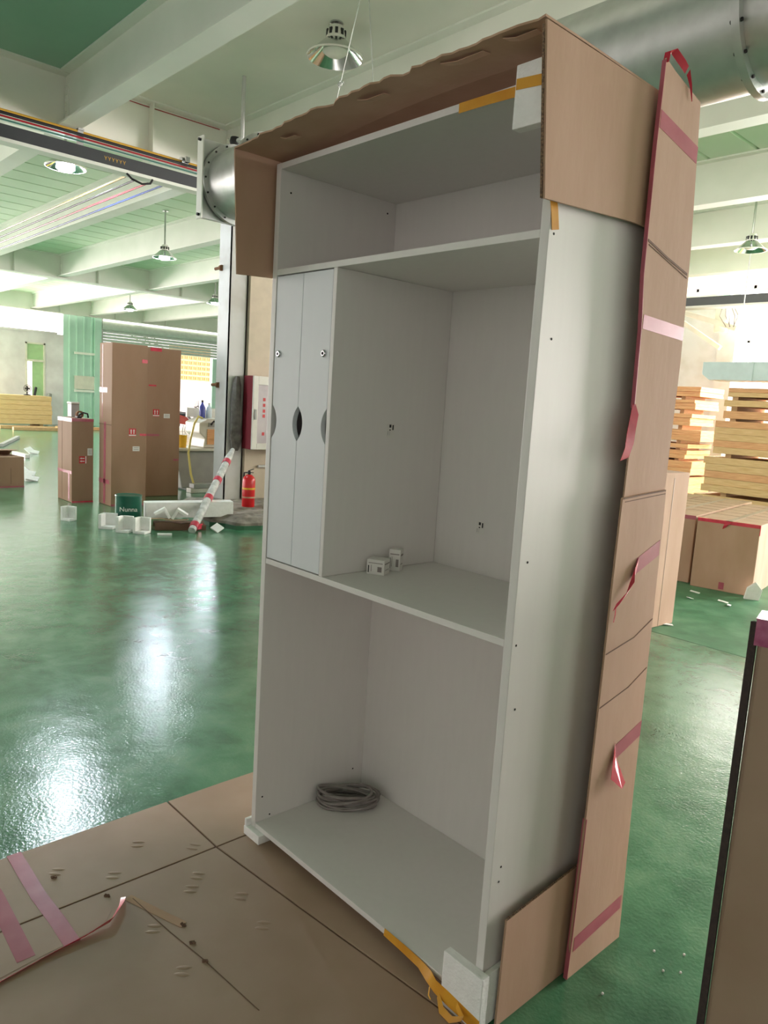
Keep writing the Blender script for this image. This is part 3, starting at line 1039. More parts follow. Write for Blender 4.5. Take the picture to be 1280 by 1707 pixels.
# left edge carton, open flap
cl = carton('small open brown carton at the left edge of the floor', (-10.42, 2.08, 0), .58, .40, .47, rz=math.radians(4),
            tapes=[('x', -.2, .0, .2, .02, P_), ('x', .0, .05, .006, .3, 'kraft_dark')])
obj('open_flap', MB().prism([(-.2, .465), (-.40, .53), (-.405, .525), (-.205, .458)], 'x', -.28, .28), 'kraft_far', cl, local=True)
obj('open_flap', MB().prism([(-.29, .47), (-.10, .56), (.10, .56), (.10, .553), (-.10, .552), (-.285, .462)], 'y', -.19, .19), 'kraft_far', cl, local=True)

# right-hand low cartons, long and lying side by side
RZ = math.radians(9)
ux, uy = Vector((math.cos(RZ), math.sin(RZ), 0)), Vector((-math.sin(RZ), math.cos(RZ), 0))
P0 = Vector((-1.13, 5.92, 0))
LAB = ['low brown carton nearest the camera with red tape along its top edge',
       'second long low carton, just left of the one edged with red tape',
       'third long low carton in the row, part hidden by the standing carton',
       'fourth long low carton at the far left of the row']
for k in range(4):
    sy = 2.1 if k == 0 else 2.35
    org = P0 + ux*(.29 - .625*k) + uy*(sy/2 + (.0 if k == 0 else .10*k))
    tp_ = [('z', -.03, -sy/2, .03, sy/2, 'kraft_mat')]
    if k == 0:
        tp_ += [('-y', -.29, .67, .29, .70, R_), ('z', -.29, -sy/2, .29, -sy/2+.035, R_), ('x', -sy/2, .60, -sy/2+.02, .70, R_), ('-y', -.02, .02, .03, .09, P_)]
    else:
        tp_ += [('-y', -.29, .66, .29, .70, P_)]
    tp_ += [('z', -.29, -sy/2+.55+.3*i, .29, -sy/2+.556+.3*i, 'kraft_dark') for i in range(5)]
    cc = carton(LAB[k], org, .58, sy, .70, RZ, tapes=tp_, seam='y', m_='kraft')
    if k == 0:
        mb = MB().ribbon([(.0, -sy/2-.002, .69), (-.012, -sy/2-.02, .665), (-.03, -sy/2-.012, .63)], [(.06, 0, .01), (.05, .01, .02), (.03, .01, .02)], .001)
        obj('loose_tape', mb, R_, cc, local=True)
carton('waist-high brown carton standing upright behind the packing sheet', (-.79, 4.05, 0), .46, .68, 1.24, math.radians(-4),
       tapes=[('x', .12, .0, .126, 1.2, 'kraft_mat')], m_='kraft')
# foam scrap by the low cartons
mb = MB()
pp = floor_at(1250, 1000)
mb.prism([(0, 0), (.13, 0), (.15, .10), (.09, .17), (.02, .11)], 'y', 0, .05)
fo = obj('foam_scrap', mb, 'foam', bevel=.003)
fo.location = (pp.x-.05, pp.y-.02, 0.0)
fo.rotation_euler = (0, 0, .5)
tag(fo, 'pale foam scrap standing at the low carton nearest the camera', 'foam')

# near carton at the right edge
nc = thing('large_carton', 'large brown carton close to the camera at the right edge', 'carton', (1.95, .22, 0))
obj('carton_body', MB().prism([(1.690, -.015), (2.37, .165), (2.22, .745), (1.540, .565)], 'z', .001, 1.272), 'kraft_mat', nc, bevel=.008)
obj('dark_strip', MB().prism([(1.6745, -.0175), (1.6885, -.0185), (1.6885, -.0115), (1.677, -.0080)], 'z', .001, 1.268), 'dark_edge', nc)  # near-black strip along the carton's left edge
obj('film_wrap', MB().prism([(1.686, -.0205), (2.37, .1605), (2.367, .172), (1.682, -.008)], 'z', 1.225, 1.2745), 'purple_film', nc, label='shiny purple tape over the top edge')
obj('tape', MB().prism([(1.684, -.019), (2.37, .162), (2.35, .24), (1.664, .06)], 'z', 1.2745, 1.276), 'purple_film', nc)

# ================================================================== DUCT
AY, AZ, DR = 2.60, 3.66, 0.33
dt = thing('round_duct', 'large round galvanised duct running above and behind the cabinet', 'duct', (0, AY, AZ))
mb = MB()
x = -4.62
while x < 6.0:
    x2 = min(x+1.15, 6.0)
    mb.lathe([(DR, x), (DR, x2)], (0, AY, AZ), 'x', 40)
    x = x2
obj('duct_tube', mb, 'galvanised', dt, smooth=True)
for x in (-4.60, -4.05, -1.7, .41, 2.2, 4.0):
    mb = MB().lathe([(DR, -.02), (DR+.045, -.02), (DR+.045, .02), (DR, .02)], (x, AY, AZ), 'x', 40, closed=True)
    fo = obj('flange_ring', mb, 'galvanised', dt, smooth=True)
    mb = MB()
    for k in range(16):
        a = 2*math.pi*k/16
        mb.lathe([(.009, -.03), (.009, .03)], (x, AY+(DR+.024)*math.cos(a), AZ+(DR+.024)*math.sin(a)), 'x', 6)
    obj('bolt', mb, 'black_rubber', fo)
# square transition plate at the far end, with a turned side flange
mb = MB()
mb.box(-4.68, AY-.365, AZ-.36, -4.64, AY+.365, AZ+.36)
sq = obj('end_plate', mb, 'galvanised', dt)
mb = MB()
mb.box(-4.70, AY-.380, AZ-.375, -4.60, AY-.366, AZ+.375)
obj('plate_flange', mb, 'steel_paint', sq)
for z in (-.34, .34):
    obj('bolt', MB().lathe([(.014, -.025), (.014, 0)], (-4.64, AY-.380, AZ+z), 'y', 8), 'black_rubber', sq)
obj('duct_box', MB().box(-4.74, AY-.35, AZ-.35, -4.68, AY+.35, AZ+.35), 'galvanised', dt)
# hangers of the duct
for i, (p0, p1) in enumerate((((600, 0), (560, 170)), ((615, 0), (623, 160)))):
    a = at(p0[0], p0[1], 1, AY)
    b = at(p1[0], p1[1], 1, AY)
    dr_ = (a-b).normalized()
    top = b + dr_*((ZD-b.z)/dr_.z)
    bot = b + dr_*((AZ+DR+.035-b.z)/dr_.z)
    h = thing('duct_hanger', ['thin wire hanger with a hook knot below the unlit lamp', 'thin straight wire hanger right of the unlit lamp'][i], 'wire', tuple(bot))
    obj('wire', MB().tube([tuple(bot), tuple(top)], .004, 6), 'galvanised', h)
    if i == 0:
        k_ = at(567, 140, 1, AY)
        mb = MB().tube([k_+Vector((.022*math.cos(a_), 0, .022*math.sin(a_))) for a_ in [j*.7 for j in range(9)]], .006, 6, closed=True)
        mb.tube([k_+Vector((-.03, 0, .0)), k_+Vector((.03, .01, .006))], .009, 6)
        obj('hook_knot', mb, 'galvanised', h, smooth=True)

# pale rectangular duct end over the board stack
t = thing('square_duct', 'pale blue rectangular duct hanging over the board stack', 'duct', (-1.9, 10.6, 2.3))
obj('duct_body', MB().prism([(-3.42, 2.42), (-3.30, 2.33), (.4, 2.33), (.4, 2.61), (-3.42, 2.61)], 'y', 10.5, 11.0), 'duct_blue', t, bevel=.004)
obj('duct_seam', MB().box(-2.66, 10.49, 2.325, -2.63, 11.01, 2.615), 'duct_blue', t)
for x in (-3.0, -1.5, 0):
    obj('hanger_rod', MB().tube([(x, 10.75, 2.6), (x, 10.75, ZD)], .008, 6), 'galvanised', t)

# ================================================================== LAMPS
def lamp(label, x, y, zr, zt, dia, lit, group=None):
    t = thing('high_bay_lamp', label, 'lamp', (x, y, zt), 0, group)
    r = dia/2
    hgt = dia*.42
    obj('mount', MB().lathe([(.045, zt-.012), (.06, zt-.012), (.06, zt), (.0, zt)], (x, y, 0), 'z', 16), 'chrome', t, smooth=True)
    obj('stem', MB().tube([(x, y, zr+hgt+.02), (x, y, zt-.01)], .016, 8), 'chrome', t, smooth=True)
    top = zr+hgt
    mb = MB().lathe([(r*.20, top+.05), (r*.26, top+.045), (r*.34, top-.02), (r*.36, top-hgt*.30), (r*.34, top-hgt*.34), (r*.18, top-hgt*.3)], (x, y, 0), 'z', 24)
    hs = obj('housing', mb, 'lamp_shell', t, smooth=True)
    mb = MB()
    for k in range(10):
        a = 2*math.pi*k/10
        mb.obox((x+r*.335*math.cos(a), y+r*.335*math.sin(a), top-.015), .012, .026, .05, a)
    obj('vent_slot', mb, 'black_rubber', hs)
    mb = MB().lathe([(r*.37, top-hgt*.30), (r*.55, top-hgt*.5), (r*.80, zr+hgt*.22), (r, zr), (r*.985, zr-.004), (r*.78, zr+hgt*.21), (r*.53, top-hgt*.52), (r*.35, top-hgt*.32)], (x, y, 0), 'z', 36, closed=True)
    rf = obj('reflector', mb, 'lamp_mirror', t, smooth=True)
    obj('rim', MB().lathe([(r*.985, -.006), (r*1.02, -.006), (r*1.02, .006), (r*.985, .006)], (x, y, zr), 'z', 36, closed=True), 'lamp_shell', rf, smooth=True)
    drop = hgt*.30 if lit else 0
    mb = MB().lathe([(0, zr+hgt*.06-drop), (r*.30, zr+hgt*.09-drop), (r*.46, zr+hgt*.22-drop), (r*.42, zr+hgt*.5-drop*.5), (r*.32, top-hgt*.34), (0, top-hgt*.34)], (x, y, 0), 'z', 24)
    obj('bulb', mb, 'lamp_glow' if lit else 'lamp_diffuser', t, smooth=True)
    if lit:
        l = bpy.data.lights.new('lamp_light', 'SPOT')
        l.energy = 60
        l.color = (0.80, 0.90, 1.0)
        l.spot_size = math.radians(150)
        l.spot_blend = 0.6
        l.shadow_soft_size = 0.10
        lo = bpy.data.objects.new('lamp_light', l)
        COL.objects.link(lo)
        lo.parent = t
        lo.location = (0, 0, zr-zt-.03)
    return t


lamp('unlit high-bay lamp with silver reflector hanging near the duct wires', -3.55, 2.93, 4.66, ZD, .50, False)
lamp('lit high-bay lamp seen just below the dark conductor rail', -7.77, 2.08, 4.27, ZD, .48, True)
lamp('lit high-bay lamp under the pale beams left of the column', -11.55, 5.25, 4.10, ZD, .44, True)
lamp('small far lit lamp nearest the shutter door', -21.0, 8.75, 4.05, ZD, .44, True)
lamp('small far lit lamp close to the column', -16.5, 9.15, 4.05, ZD, .44, True)
lamp('lamp under the pale roof beams above the board stack', -2.75, 10.15, 4.2, ZD, .44, False)

# ================================================================== CONDUCTOR RAIL, PIPES, CABLES
rl = thing('conductor_rail', 'dark grey conductor rail hung below the roof girder', 'rail', (-6.4, 0, 4.03))
obj('rail_beam', MB().box(-6.46, -5.0, 4.035, -6.38, 3.9, 4.17), 'rail_dark', rl, bevel=.008)
obj('rail_lip', MB().box(-6.52, -5.0, 4.0, -6.36, 3.9, 4.034), 'steel_paint', rl)
for y in (-1.2, 1.72, 3.3):
    obj('rail_hanger', MB().box(-6.44, y, 4.17, -6.40, y+.06, ZB-.06), 'column_paint', rl)
    obj('hanger_arm', MB().box(-6.8, y, ZB-.08, -6.38, y+.06, ZB-.06), 'column_paint', rl)
for k in range(6):
    y = 2.00 + k*.042
    obj('yellow_mark', MB().prism([(y, 4.125), (y+.006, 4.125), (y+.016, 4.105), (y+.026, 4.125), (y+.032, 4.125), (y+.018, 4.098), (y+.018, 4.085), (y+.013, 4.085), (y+.013, 4.098)], 'x', -6.3798, -6.3788), 'pipe_yellow', rl)
for nm, m_, x, z, r, lb in (('gas_pipe', 'pipe_yellow', -6.42, 4.305, .020, 'yellow pipe running above the dark conductor rail'),
                            ('black_conduit', 'cable_black', -6.36, 4.268, .016, 'black conduit just under the yellow pipe'),
                            ('red_cable', 'cable_red', -6.36, 4.236, .010, 'red cable between the black conduit and the rail'),
                            ('teal_cable', 'cable_teal', -6.36, 4.203, .008, 'thin teal cable lying just above the rail')):
    mb = MB().tube([(x, -5.0, z), (x, -2, z-.006), (x, 1.5, z), (x, 3.7, z-.006)], r, 8)
    tag(obj(nm, mb, m_, smooth=True), lb, 'pipe' if 'pipe' in nm or 'conduit' in nm else 'cable')
t = thing('pipe_bracket', 'small clamp bracket holding the yellow pipe near the duct', 'bracket', (-6.4, 2.95, 4.2))
mb = MB()
mb.box(-6.5, 2.93, 4.28, -6.3, 2.98, ZB-.06)
mb.lathe([(.05, -.04), (.05, .04)], (-6.40, 2.95, 4.30), 'y', 12)
obj('clamp', mb, 'chrome', t)
mb = MB().tube([(-6.37, 2.25, 4.0), (-6.35, 2.30, 3.95), (-6.34, 2.42, 3.92), (-6.35, 2.52, 3.95), (-6.36, 2.55, 4.0)], .012, 8)
tag(obj('drop_cable', mb, 'cable_black', smooth=True), 'short black cable loop hanging below the conductor rail', 'cable')
for m_, p, q, lb in (('cable_yellow', (216, 291), (-150, 449), 'thin yellow cable stretched below the roof, topmost of four'),
                     ('cable_black', (225, 300), (-150, 456), 'thin black cable stretched below the roof under the yellow one'),
                     ('cable_red', (255, 302), (-150, 462), 'thin red cable stretched below the roof under the black one'),
                     ('cable_blue', (277, 307), (-150, 470), 'thin blue cable stretched below the roof, lowest of four')):
    a, b = at(p[0], p[1], 0, -6.53), at(q[0], q[1], 0, -18.55)
    tag(obj('stretched_cable', MB().tube([tuple(a), tuple((a+b)/2-Vector((0, 0, .02))), tuple(b)], .011, 6), m_, smooth=True), lb, 'cable', 'four coloured cables below the roof')
mb = MB().tube([(-6.73, 1.85, 4.91), (-6.73, 2.6, 4.90), (-6.73, 3.6, 4.91)], .005, 6)
tag(obj('girder_wire', mb, 'cable_red'), 'thin red wire running along the roof girder', 'wire')
t = thing('wall_fan_motor', 'black pipe valve with a yellow lever behind the duct plate', 'valve', (-5.6, 3.2, 3.9))
pv = at(392, 236, 1, 3.0)
t.location = pv
obj('valve_body', MB().lathe([(0, -.05), (.05, -.04), (.06, 0), (.05, .04), (0, .05)], tuple(pv), 'z', 14), 'black_rubber', t, smooth=True)
obj('lever', MB().tube([pv+Vector((0, 0, -.03)), pv+Vector((.06, .02, .0)), pv+Vector((.11, .02, .05))], .012, 6), 'hose_yellow', t)
obj('riser', MB().tube([pv+Vector((.04, 0, 0)), pv+Vector((.13, 0, 0)), pv+Vector((.14, 0, .02)), (pv.x+.14, pv.y, ZD)], .022, 8), 'column_paint', t)
t.name = 'pipe_valve'

# right-hand crane rail
rr = thing('crane_rail', 'dark crane rail crossing under the roof beams at the right', 'rail', (-2, 13.35, 3.9))
obj('rail_beam', MB().box(-6.9, 13.25, 3.92, 6, 13.45, 4.09), 'rail_dark', rr)
obj('rail_lip', MB().box(-6.9, 13.2, 3.88, 6, 13.5, 3.919), 'column_paint', rr)
for x in (-6.5, -4.5, -1.5):
    obj('rail_hanger', MB().box(x, 13.3, 4.09, x+.14, 13.4, ZD), 'green_sheet', rr)
t = thing('rail_bracket', 'cream angled bracket under the dark crane rail', 'bracket', (-5.4, 13.6, 3.5))
mb = MB()
mb.beam(at(1135, 520, 1, 13.6), at(1228, 548, 1, 13.6), .10, .10)
mb.beam(at(1135, 535, 1, 13.6), at(1200, 580, 1, 13.6), .08, .08)
a = at(1200, 505, 1, 13.6)
mb.box(a.x-.12, 13.72, a.z-.55, a.x+.12, 13.8, 4.3)
obj('bracket_arm', mb, 'window_frame', t)
cb = MB()
for k in range(5):
    a = at(1206+k*4, 508, 1, 13.55)
    b = at(1210+k*3+(k % 2)*4, 545, 1, 13.55)
    cb.tube([a, (a+b)/2+Vector((.05*(k-2), 0, 0)), b], .008, 5)
obj('cable_bunch', cb, 'cable_grey', t)

# ================================================================== THE COLUMN GROUP
# fire extinguisher
ex = Vector((-6.42, 4.02, .135))
t = thing('fire_extinguisher', 'red fire extinguisher standing on the concrete plinth', 'fire extinguisher', tuple(ex))
mb = MB().lathe([(.0, 0), (.078, 0), (.085, .012), (.086, .36), (.075, .405), (.045, .435), (.025, .445), (.0, .447)], tuple(ex), 'z', 24)
b = obj('cylinder', mb, 'extinguisher_red', t, smooth=True)
obj('gauge_label', MB().lathe([(.0866, .245), (.0866, .27)], tuple(ex), 'z', 24), 'bucket_yellow', b, smooth=True)
obj('band', MB().lathe([(.0875, .13), (.0875, .15)], tuple(ex), 'z', 24), 'kraft', b, smooth=True)
obj('valve', MB().lathe([(.022, .44), (.022, .48), (.012, .50)], tuple(ex), 'z', 12), 'black_rubber', t, smooth=True)
obj('handle', MB().beam(ex+Vector((-.02, 0, .49)), ex+Vector((.075, .02, .525)), .018, .008).beam(ex+Vector((-.02, 0, .475)), ex+Vector((.07, .02, .475)), .018, .008), 'black_rubber', t)
obj('hose', MB().tube([ex+Vector((-.02, 0, .47)), ex+Vector((-.09, -.02, .46)), ex+Vector((-.1, -.02, .38)), ex+Vector((-.095, -.02, .22))], .011, 8), 'black_rubber', t, smooth=True)

# hose cabinet on the wall stub
a, b_ = at(421, 626, 0, -6.80), at(452, 752, 0, -6.80)
zt, zb, ya, yb_ = a.z, b_.z+.02, a.y, b_.y+.55
t = thing('hose_cabinet', 'white framed fire hose cabinet with a red side on the wall stub', 'hose cabinet', (-6.93, ya, zb))
obj('cabinet_body', MB().box(-7.049, ya+.02, zb, -6.82, yb_, zt), 'dark_red', t)
mb = MB()
mb.box(-6.82, ya+.02, zb, -6.79, ya+.10, zt)
mb.box(-6.82, yb_-.08, zb, -6.79, yb_, zt)
mb.box(-6.82, ya+.1, zb, -6.79, yb_-.08, zb+.09)
mb.box(-6.82, ya+.1, zt-.12, -6.79, yb_-.08, zt)
fr = obj('door_frame', mb, 'machine_white', t, bevel=.004)
obj('door_pane', MB().box(-6.815, ya+.1, zb+.09, -6.805, yb_-.08, zt-.12), 'pane_grey', t)
for dz in (.20, .45, .52, .60, .68):
    obj('red_print', MB().box(-6.805, ya+.19, zb+dz, -6.803, ya+.23, zb+dz+.045), 'print_red', t)
obj('door_handle', MB().box(-6.79, ya+.045, zb+.42, -6.775, ya+.075, zb+.56), 'machine_grey', t)
# grey jacket hung beside it
random.seed(9)
mb = MB()
jy = ya-.09
prof = [(zt-.02, .03), (zt-.15, .06), (zt-.4, .075), (zt-.65, .07), (zt-.85, .09), (zt-1.0, .06), (zt-1.06, .04)]
vs, fs = [], []
for z, r in prof:
    for k in range(12):
        an = 2*math.pi*k/12
        rr_ = r*(1+.22*math.sin(3*an+z*5))
        vs.append((-7.045+.6*rr_*math.cos(an), jy+rr_*math.sin(an), z))
for i in range(len(prof)-1):
    for k in range(12):
        k2 = (k+1) % 12
        fs.append((i*12+k, i*12+k2, (i+1)*12+k2, (i+1)*12+k))
fs += [tuple(range(12)), tuple(range((len(prof)-1)*12, len(prof)*12))]
mb.add(vs, fs)
tag(obj('hanging_cloth', mb, 'fabric_grey', smooth=True), 'grey cloth bundle hanging beside the fire hose cabinet', 'cloth')
tag(obj('wall_pipe', MB().tube([(-7.03, 4.55, .62), (-7.03, 7.0, .62)], .02, 8), 'column_paint', smooth=True), 'thin white pipe along the foot of the wall stub', 'pipe')

# wrapped tube leaning on the column, with red tape bands
A, Bt = Vector((-5.62, 2.76, .03)), Vector((-6.95, 3.95, 1.04))
B_ = at(388, 750, 0, -6.78)
t = thing('wrapped_tube', 'long film-wrapped tube with red tape bands leaning on the column', 'tube', (A.x, A.y, 0))
dv_ = (B_-A)
obj('tube_body', MB().tube([A+dv_*k/8 for k in range(9)], [.045, .05, .048, .052, .049, .051, .048, .05, .03], 12), 'film', t, smooth=True)
for f in (.05, .36, .58, .82):
    obj('tape_band', MB().tube([A+dv_*(f-.022), A+dv_*(f+.022)], .054, 12), 'band_red', t, smooth=True)

# long white foam beam on torn cardboard
t0, t1 = Vector((-6.30, 2.50, .17)), Vector((-5.98, 3.50, .19))
mb = MB().beam(t0+Vector((-.02, 0, .02)), t1+Vector((0, 0, .02)), .18, .19)
tag(obj('foam_beam', mb, 'foam', bevel=.004), 'long white foam beam lying on the torn carton', 'foam')
t = thing('torn_carton', 'torn flattened brown carton under the long white foam beam', 'carton', (-6.05, 2.65, 0))
random.seed(21)
vs, fs = [], []
P1, P2 = Vector((-5.95, 2.46, 0)), Vector((-5.72, 3.0, 0))
for i in range(9):
    p = P1.lerp(P2, i/8)
    h = .13 + random.uniform(-.03, .02) - .006*i
    for (off, z) in ((0, 0), (.0, h*.8), (-.06, h*.72), (-.19, .085), (-.20, .02)):
        vs.append((p.x+off*.92, p.y-off*.3, z+.002))
for i in range(8):
    for k in range(4):
        a = i*5+k
        fs.append((a, a+5, a+6, a+1))
o_ = obj('carton_body', MB().add(vs, fs), 'kraft_dark', t)
o_.modifiers.new('thickness', 'SOLIDIFY').thickness = .006
obj('torn_flap', MB().ribbon([(-6.08, 2.45, .118), (-5.98, 2.55, .132), (-5.90, 2.68, .116), (-5.82, 2.82, .13)], (.10, -.05, .01), .006), 'kraft', t)
obj('tape', MB().obox((-5.735, 2.93, .05), .01, .08, .06, .4), 'red_tape', t)

# paint can
pc = Vector((-6.32, 2.30, 0))
t = thing('paint_can', 'green paint can behind the white foam blocks', 'can', tuple(pc))
obj('can_body', MB().lathe([(.0, .0), (.145, .0), (.15, .01), (.15, .36), (.155, .37), (.15, .38), (.13, .37), (.0, .368)], tuple(pc), 'z', 28), 'paint_can', t, smooth=True)
dir_c = (Vector((CAM.x, CAM.y, 0))-pc)
dir_c.z = 0
dir_c.normalize()
tx = bpy.data.curves.new('lettering', 'FONT')
tx.body = 'Nunna'
tx.size = .075
tx.align_x = 'CENTER'
tx.extrude = .001
txo = bpy.data.objects.new('lettering_source', tx)
COL.objects.link(txo)
bpy.context.view_layer.update()
me = bpy.data.meshes.new_from_object(txo.evaluated_get(bpy.context.evaluated_depsgraph_get()))
bpy.data.objects.remove(txo)
me.materials.clear()
me.materials.append(MATS['label_white'])
lo = bpy.data.objects.new('lettering', me)
COL.objects.link(lo)
lo.parent = t
ang = math.atan2(dir_c.y, dir_c.x)
lo.rotation_euler = (math.radians(90), 0, ang+math.radians(90))
lo.location = dir_c*.152 + Vector((0, 0, .20))
obj('bail_handle', MB().tube([pc+Vector((.15*math.cos(a_)*1.02, .15*math.sin(a_)*1.02, .33-.05*math.sin((a_-1.2)*1.2))) for a_ in [1.2+.2*k for k in range(14)]], .005, 6), 'galvanised', t, smooth=True)

# white foam blocks scattered on the floor
def foam_block(x, y, sx, sy, sz, rz, label, notch=True):
    mbb = MB()
    if notch:
        mbb.prism([(-sx/2, 0), (sx/2, 0), (sx/2, .03), (-sx/2+.035, .03), (-sx/2+.035, sz), (-sx/2, sz)], 'y', -sy/2, sy/2)
        mbb.box(-sx/2, sy/2-.03, 0, sx/2, sy/2, sz)
    else:
        mbb.box(-sx/2, -sy/2, 0, sx/2, sy/2, sz)
    o = obj('foam_block', mbb, 'foam', bevel=.004)
    o.location = (x, y, 0)
    o.rotation_euler = (0, 0, rz)
    return tag(o, label, 'foam', 'white foam blocks on the floor')


foam_block(-6.95, 1.83, .14, .12, .17, .5, 'white foam block standing alone in front of the half-height carton')
foam_block(-6.28, 2.04, .17, .16, .17, .8, 'white foam block left of the green paint can, leftmost of three')
foam_block(-5.98, 2.11, .15, .15, .18, .7, 'white foam block directly in front of the green paint can')
foam_block(-5.84, 2.25, .15, .14, .18, .6, 'white foam block right of the green paint can beside the torn carton')
tag(obj('foam_stick', MB().obox((-5.62, 2.42, .012), .03, .16, .022, -.45), 'foam', bevel=.002), 'thin white foam stick lying flat on the green floor', 'foam')
for i, (x, y, z, r1, r2) in enumerate(((-5.99, 2.57, .215, .5, .6), (-5.90, 2.75, .205, -.4, .7))):
    o = tag(obj('foam_angle', MB().prism([(-.10, 0), (.0, .10), (.10, 0), (.075, -.02), (0, .06), (-.075, -.02)], 'y', -.05, .05), 'foam', bevel=.003),
            ['small tilted white foam angle leaning on the foam beam, left one', 'small tilted white foam angle leaning on the foam beam, right one'][i], 'foam', 'foam angles on the torn carton')
    o.location = (x, y, z-.045)
    o.rotation_euler = (0, .25*(1-2*i), 1.05+r1*.2)
for i, p in enumerate(((-5.60, 3.08), (-6.18, 3.34))):
    o = tag(obj('foam_chip', MB().obox((0, 0, .045), .12, .11, .02, .3, .5, .35), 'foam', bevel=.002), ['flat grey-white foam chip by the foot of the wrapped tube', 'crumpled white foam chip between tube and plinth'][i], 'foam')
    o.location = (p[0], p[1], .0)

# ================================================================== MACHINE (lathe)
MX, MY = -9.55, 4.55
t = thing('lathe_machine', 'cream metalworking machine behind the column with a grey tray', 'machine', (MX, 5.3, 0))
obj('machine_bed', MB().prism([(4.52, .02), (7.2, .02), (7.2, .62), (4.42, .66), (4.38, .45), (4.46, .30)], 'x', MX-.30, MX+.30), 'machine_grey', t, bevel=.02)
obj('chip_tray', MB().box(MX-.38, 4.36, .655, MX+.38, 7.2, .70), 'machine_white', t, bevel=.01)
hd = obj('headstock', MB().prism([(4.92, .70), (6.1, .70), (6.1, 1.20), (5.0, 1.20), (4.84, 1.12), (4.84, .95), (4.95, .86)], 'x', MX-.26, MX+.26), 'machine_white', t, bevel=.02)
obj('front_panel', MB().box(MX+.26, 4.98, .76, MX+.275, 5.36, 1.02), 'plywood_orange', hd)
obj('control_panel', MB().box(MX+.26, 5.0, 1.06, MX+.28, 5.5, 1.13), 'machine_grey', hd)
lv = MB().tube([(MX+.27, 5.05, 1.1), (MX+.40, 5.02, 1.16), (MX+.42, 5.18, 1.12)], .018, 8)
lv.lathe([(.03, 0), (.03, .05)], (MX+.38, 5.28, .90), 'x', 10)
obj('lever', lv, 'black_rubber', hd, smooth=True)
obj('splash_back', MB().box(MX-.28, 4.86, 1.20, MX-.24, 6.1, 1.36), 'machine_white', t)
obj('foot', MB().box(MX-.28, 4.6, 0, MX+.28, 5.0, .03), 'machine_grey', t)
obj('foot', MB().box(MX-.28, 6.6, 0, MX+.28, 7.0, .03), 'machine_grey', t)
bk = Vector((MX+.18, 4.56, .701))
t = thing('yellow_bucket', 'small yellow bucket standing on the machine tray', 'bucket', tuple(bk))
obj('bucket_body', MB().lathe([(0, 0), (.07, 0), (.085, .20), (.088, .205), (.08, .20), (.066, .012), (0, .012)], tuple(bk), 'z', 20), 'bucket_yellow', t, smooth=True)
obj('bail', MB().tube([bk+Vector((0, .085*math.cos(a), .2+.07*math.sin(a))) for a in [math.pi*k/8 for k in range(9)]], .004, 6), 'galvanised', t)
mb = MB().tube([at(337, 697, 0, MX+.36), at(331, 694, 0, MX+.40), at(324, 706, 0, MX+.42), at(318, 730, 0, MX+.44), at(314, 755, 0, MX+.44), at(318, 790, 0, MX+.45), at(327, 822, 0, MX+.45), at(333, 832, 0, MX+.5)], .018, 8)
tag(obj('hose', mb, 'hose_yellow', smooth=True), 'pale yellow hose drooping over the front of the machine', 'hose')
for i, (y, h, m_, lb) in enumerate(((5.02, .30, 'bottle_blue', 'blue spray bottle on top of the machine'), (5.15, .26, 'bottle_clear', 'clear plastic bottle beside the blue spray bottle'))):
    t = thing('bottle', lb, 'bottle', (MX, y, 1.201))
    obj('bottle_body', MB().lathe([(0, 0), (.05, 0), (.052, .01), (.052, h*.6), (.02, h*.8), (.016, h*.9), (0, h*.9)], (MX, y, 1.201), 'z', 16), m_, t, smooth=True)
    obj('bottle_cap', MB().lathe([(.02, h*.88), (.02, h), (0, h)], (MX, y, 1.201), 'z', 12), 'black_rubber' if i == 0 else 'label_white', t, smooth=True)
for i, (z, y0_, ln, m_) in enumerate(((.0, 4.45, .9, 'machine_white'), (.075, 4.50, .8, 'machine_grey'))):
    tag(obj('metal_offcut', MB().box(MX+.58, y0_, z+.001, MX+.74, y0_+ln, z+.07), m_, bevel=.005),
        ['white metal offcut lying at the foot of the machine', 'grey metal offcut stacked on the white one at the machine foot'][i], 'metal')

# ================================================================== BOARD STACKS
ORD = ['first', 'second', 'third', 'fourth', 'fifth', 'sixth', 'seventh', 'eighth']


def BL1(k, bi):
    return '%s pale plywood board up in the %s layer of the big stack' % (ORD[k], ['lowest', 'second', 'thick third', 'single fourth', 'single fifth', 'topmost'][bi])


def BL2(k, bi):
    return '%s orange-tinted board up in the %s layer of the narrow stack' % (ORD[k], ['lowest', 'second', 'third', 'fourth', 'fifth', 'sixth', 'seventh', 'topmost'][bi])


def board(x0, y0_, z0_, x1, y1_, z1_, label, group, m_):
    o = obj('wood_board', MB().box(x0, y0_, z0_, x1, y1_, z1_), m_, bevel=.004)
    return tag(o, label, 'board', group)


random.seed(4)
stackB = []
z = .02
blocks = [(.02, .50, 5, -3.35), (.56, 1.12, 5, -3.26), (1.18, 1.70, 5, -3.14), (1.74, 1.86, 1, -3.08), (1.93, 2.03, 1, -3.08), (2.08, 2.22, 2, -3.03)]
for bi, (z0_, z1_, n_, xl) in enumerate(blocks):
    dz = (z1_-z0_)/n_
    for k in range(n_):
        j = random.uniform(-.03, .03)
        board(xl+j, 10.6+abs(j), z0_+k*dz+.001, .6+j, 11.8, z0_+(k+1)*dz-.001, BL1(k, bi),
              'plywood boards in the big stack', 'plywood' if (k+bi) % 3 else 'plywood_orange')
    if bi+1 < len(blocks):
        za, zb2 = z1_, blocks[bi+1][0]
        for sd, x in (('left', -2.95), ('right', -1.6)):
            o = obj('bearer', MB().box(x, 10.65, za, x+.09, 11.75, zb2), 'timber')
            tag(o, '%s timber bearer resting on the %s layer of the big stack' % (sd, ORD[bi]), 'timber', 'bearers in the big stack')
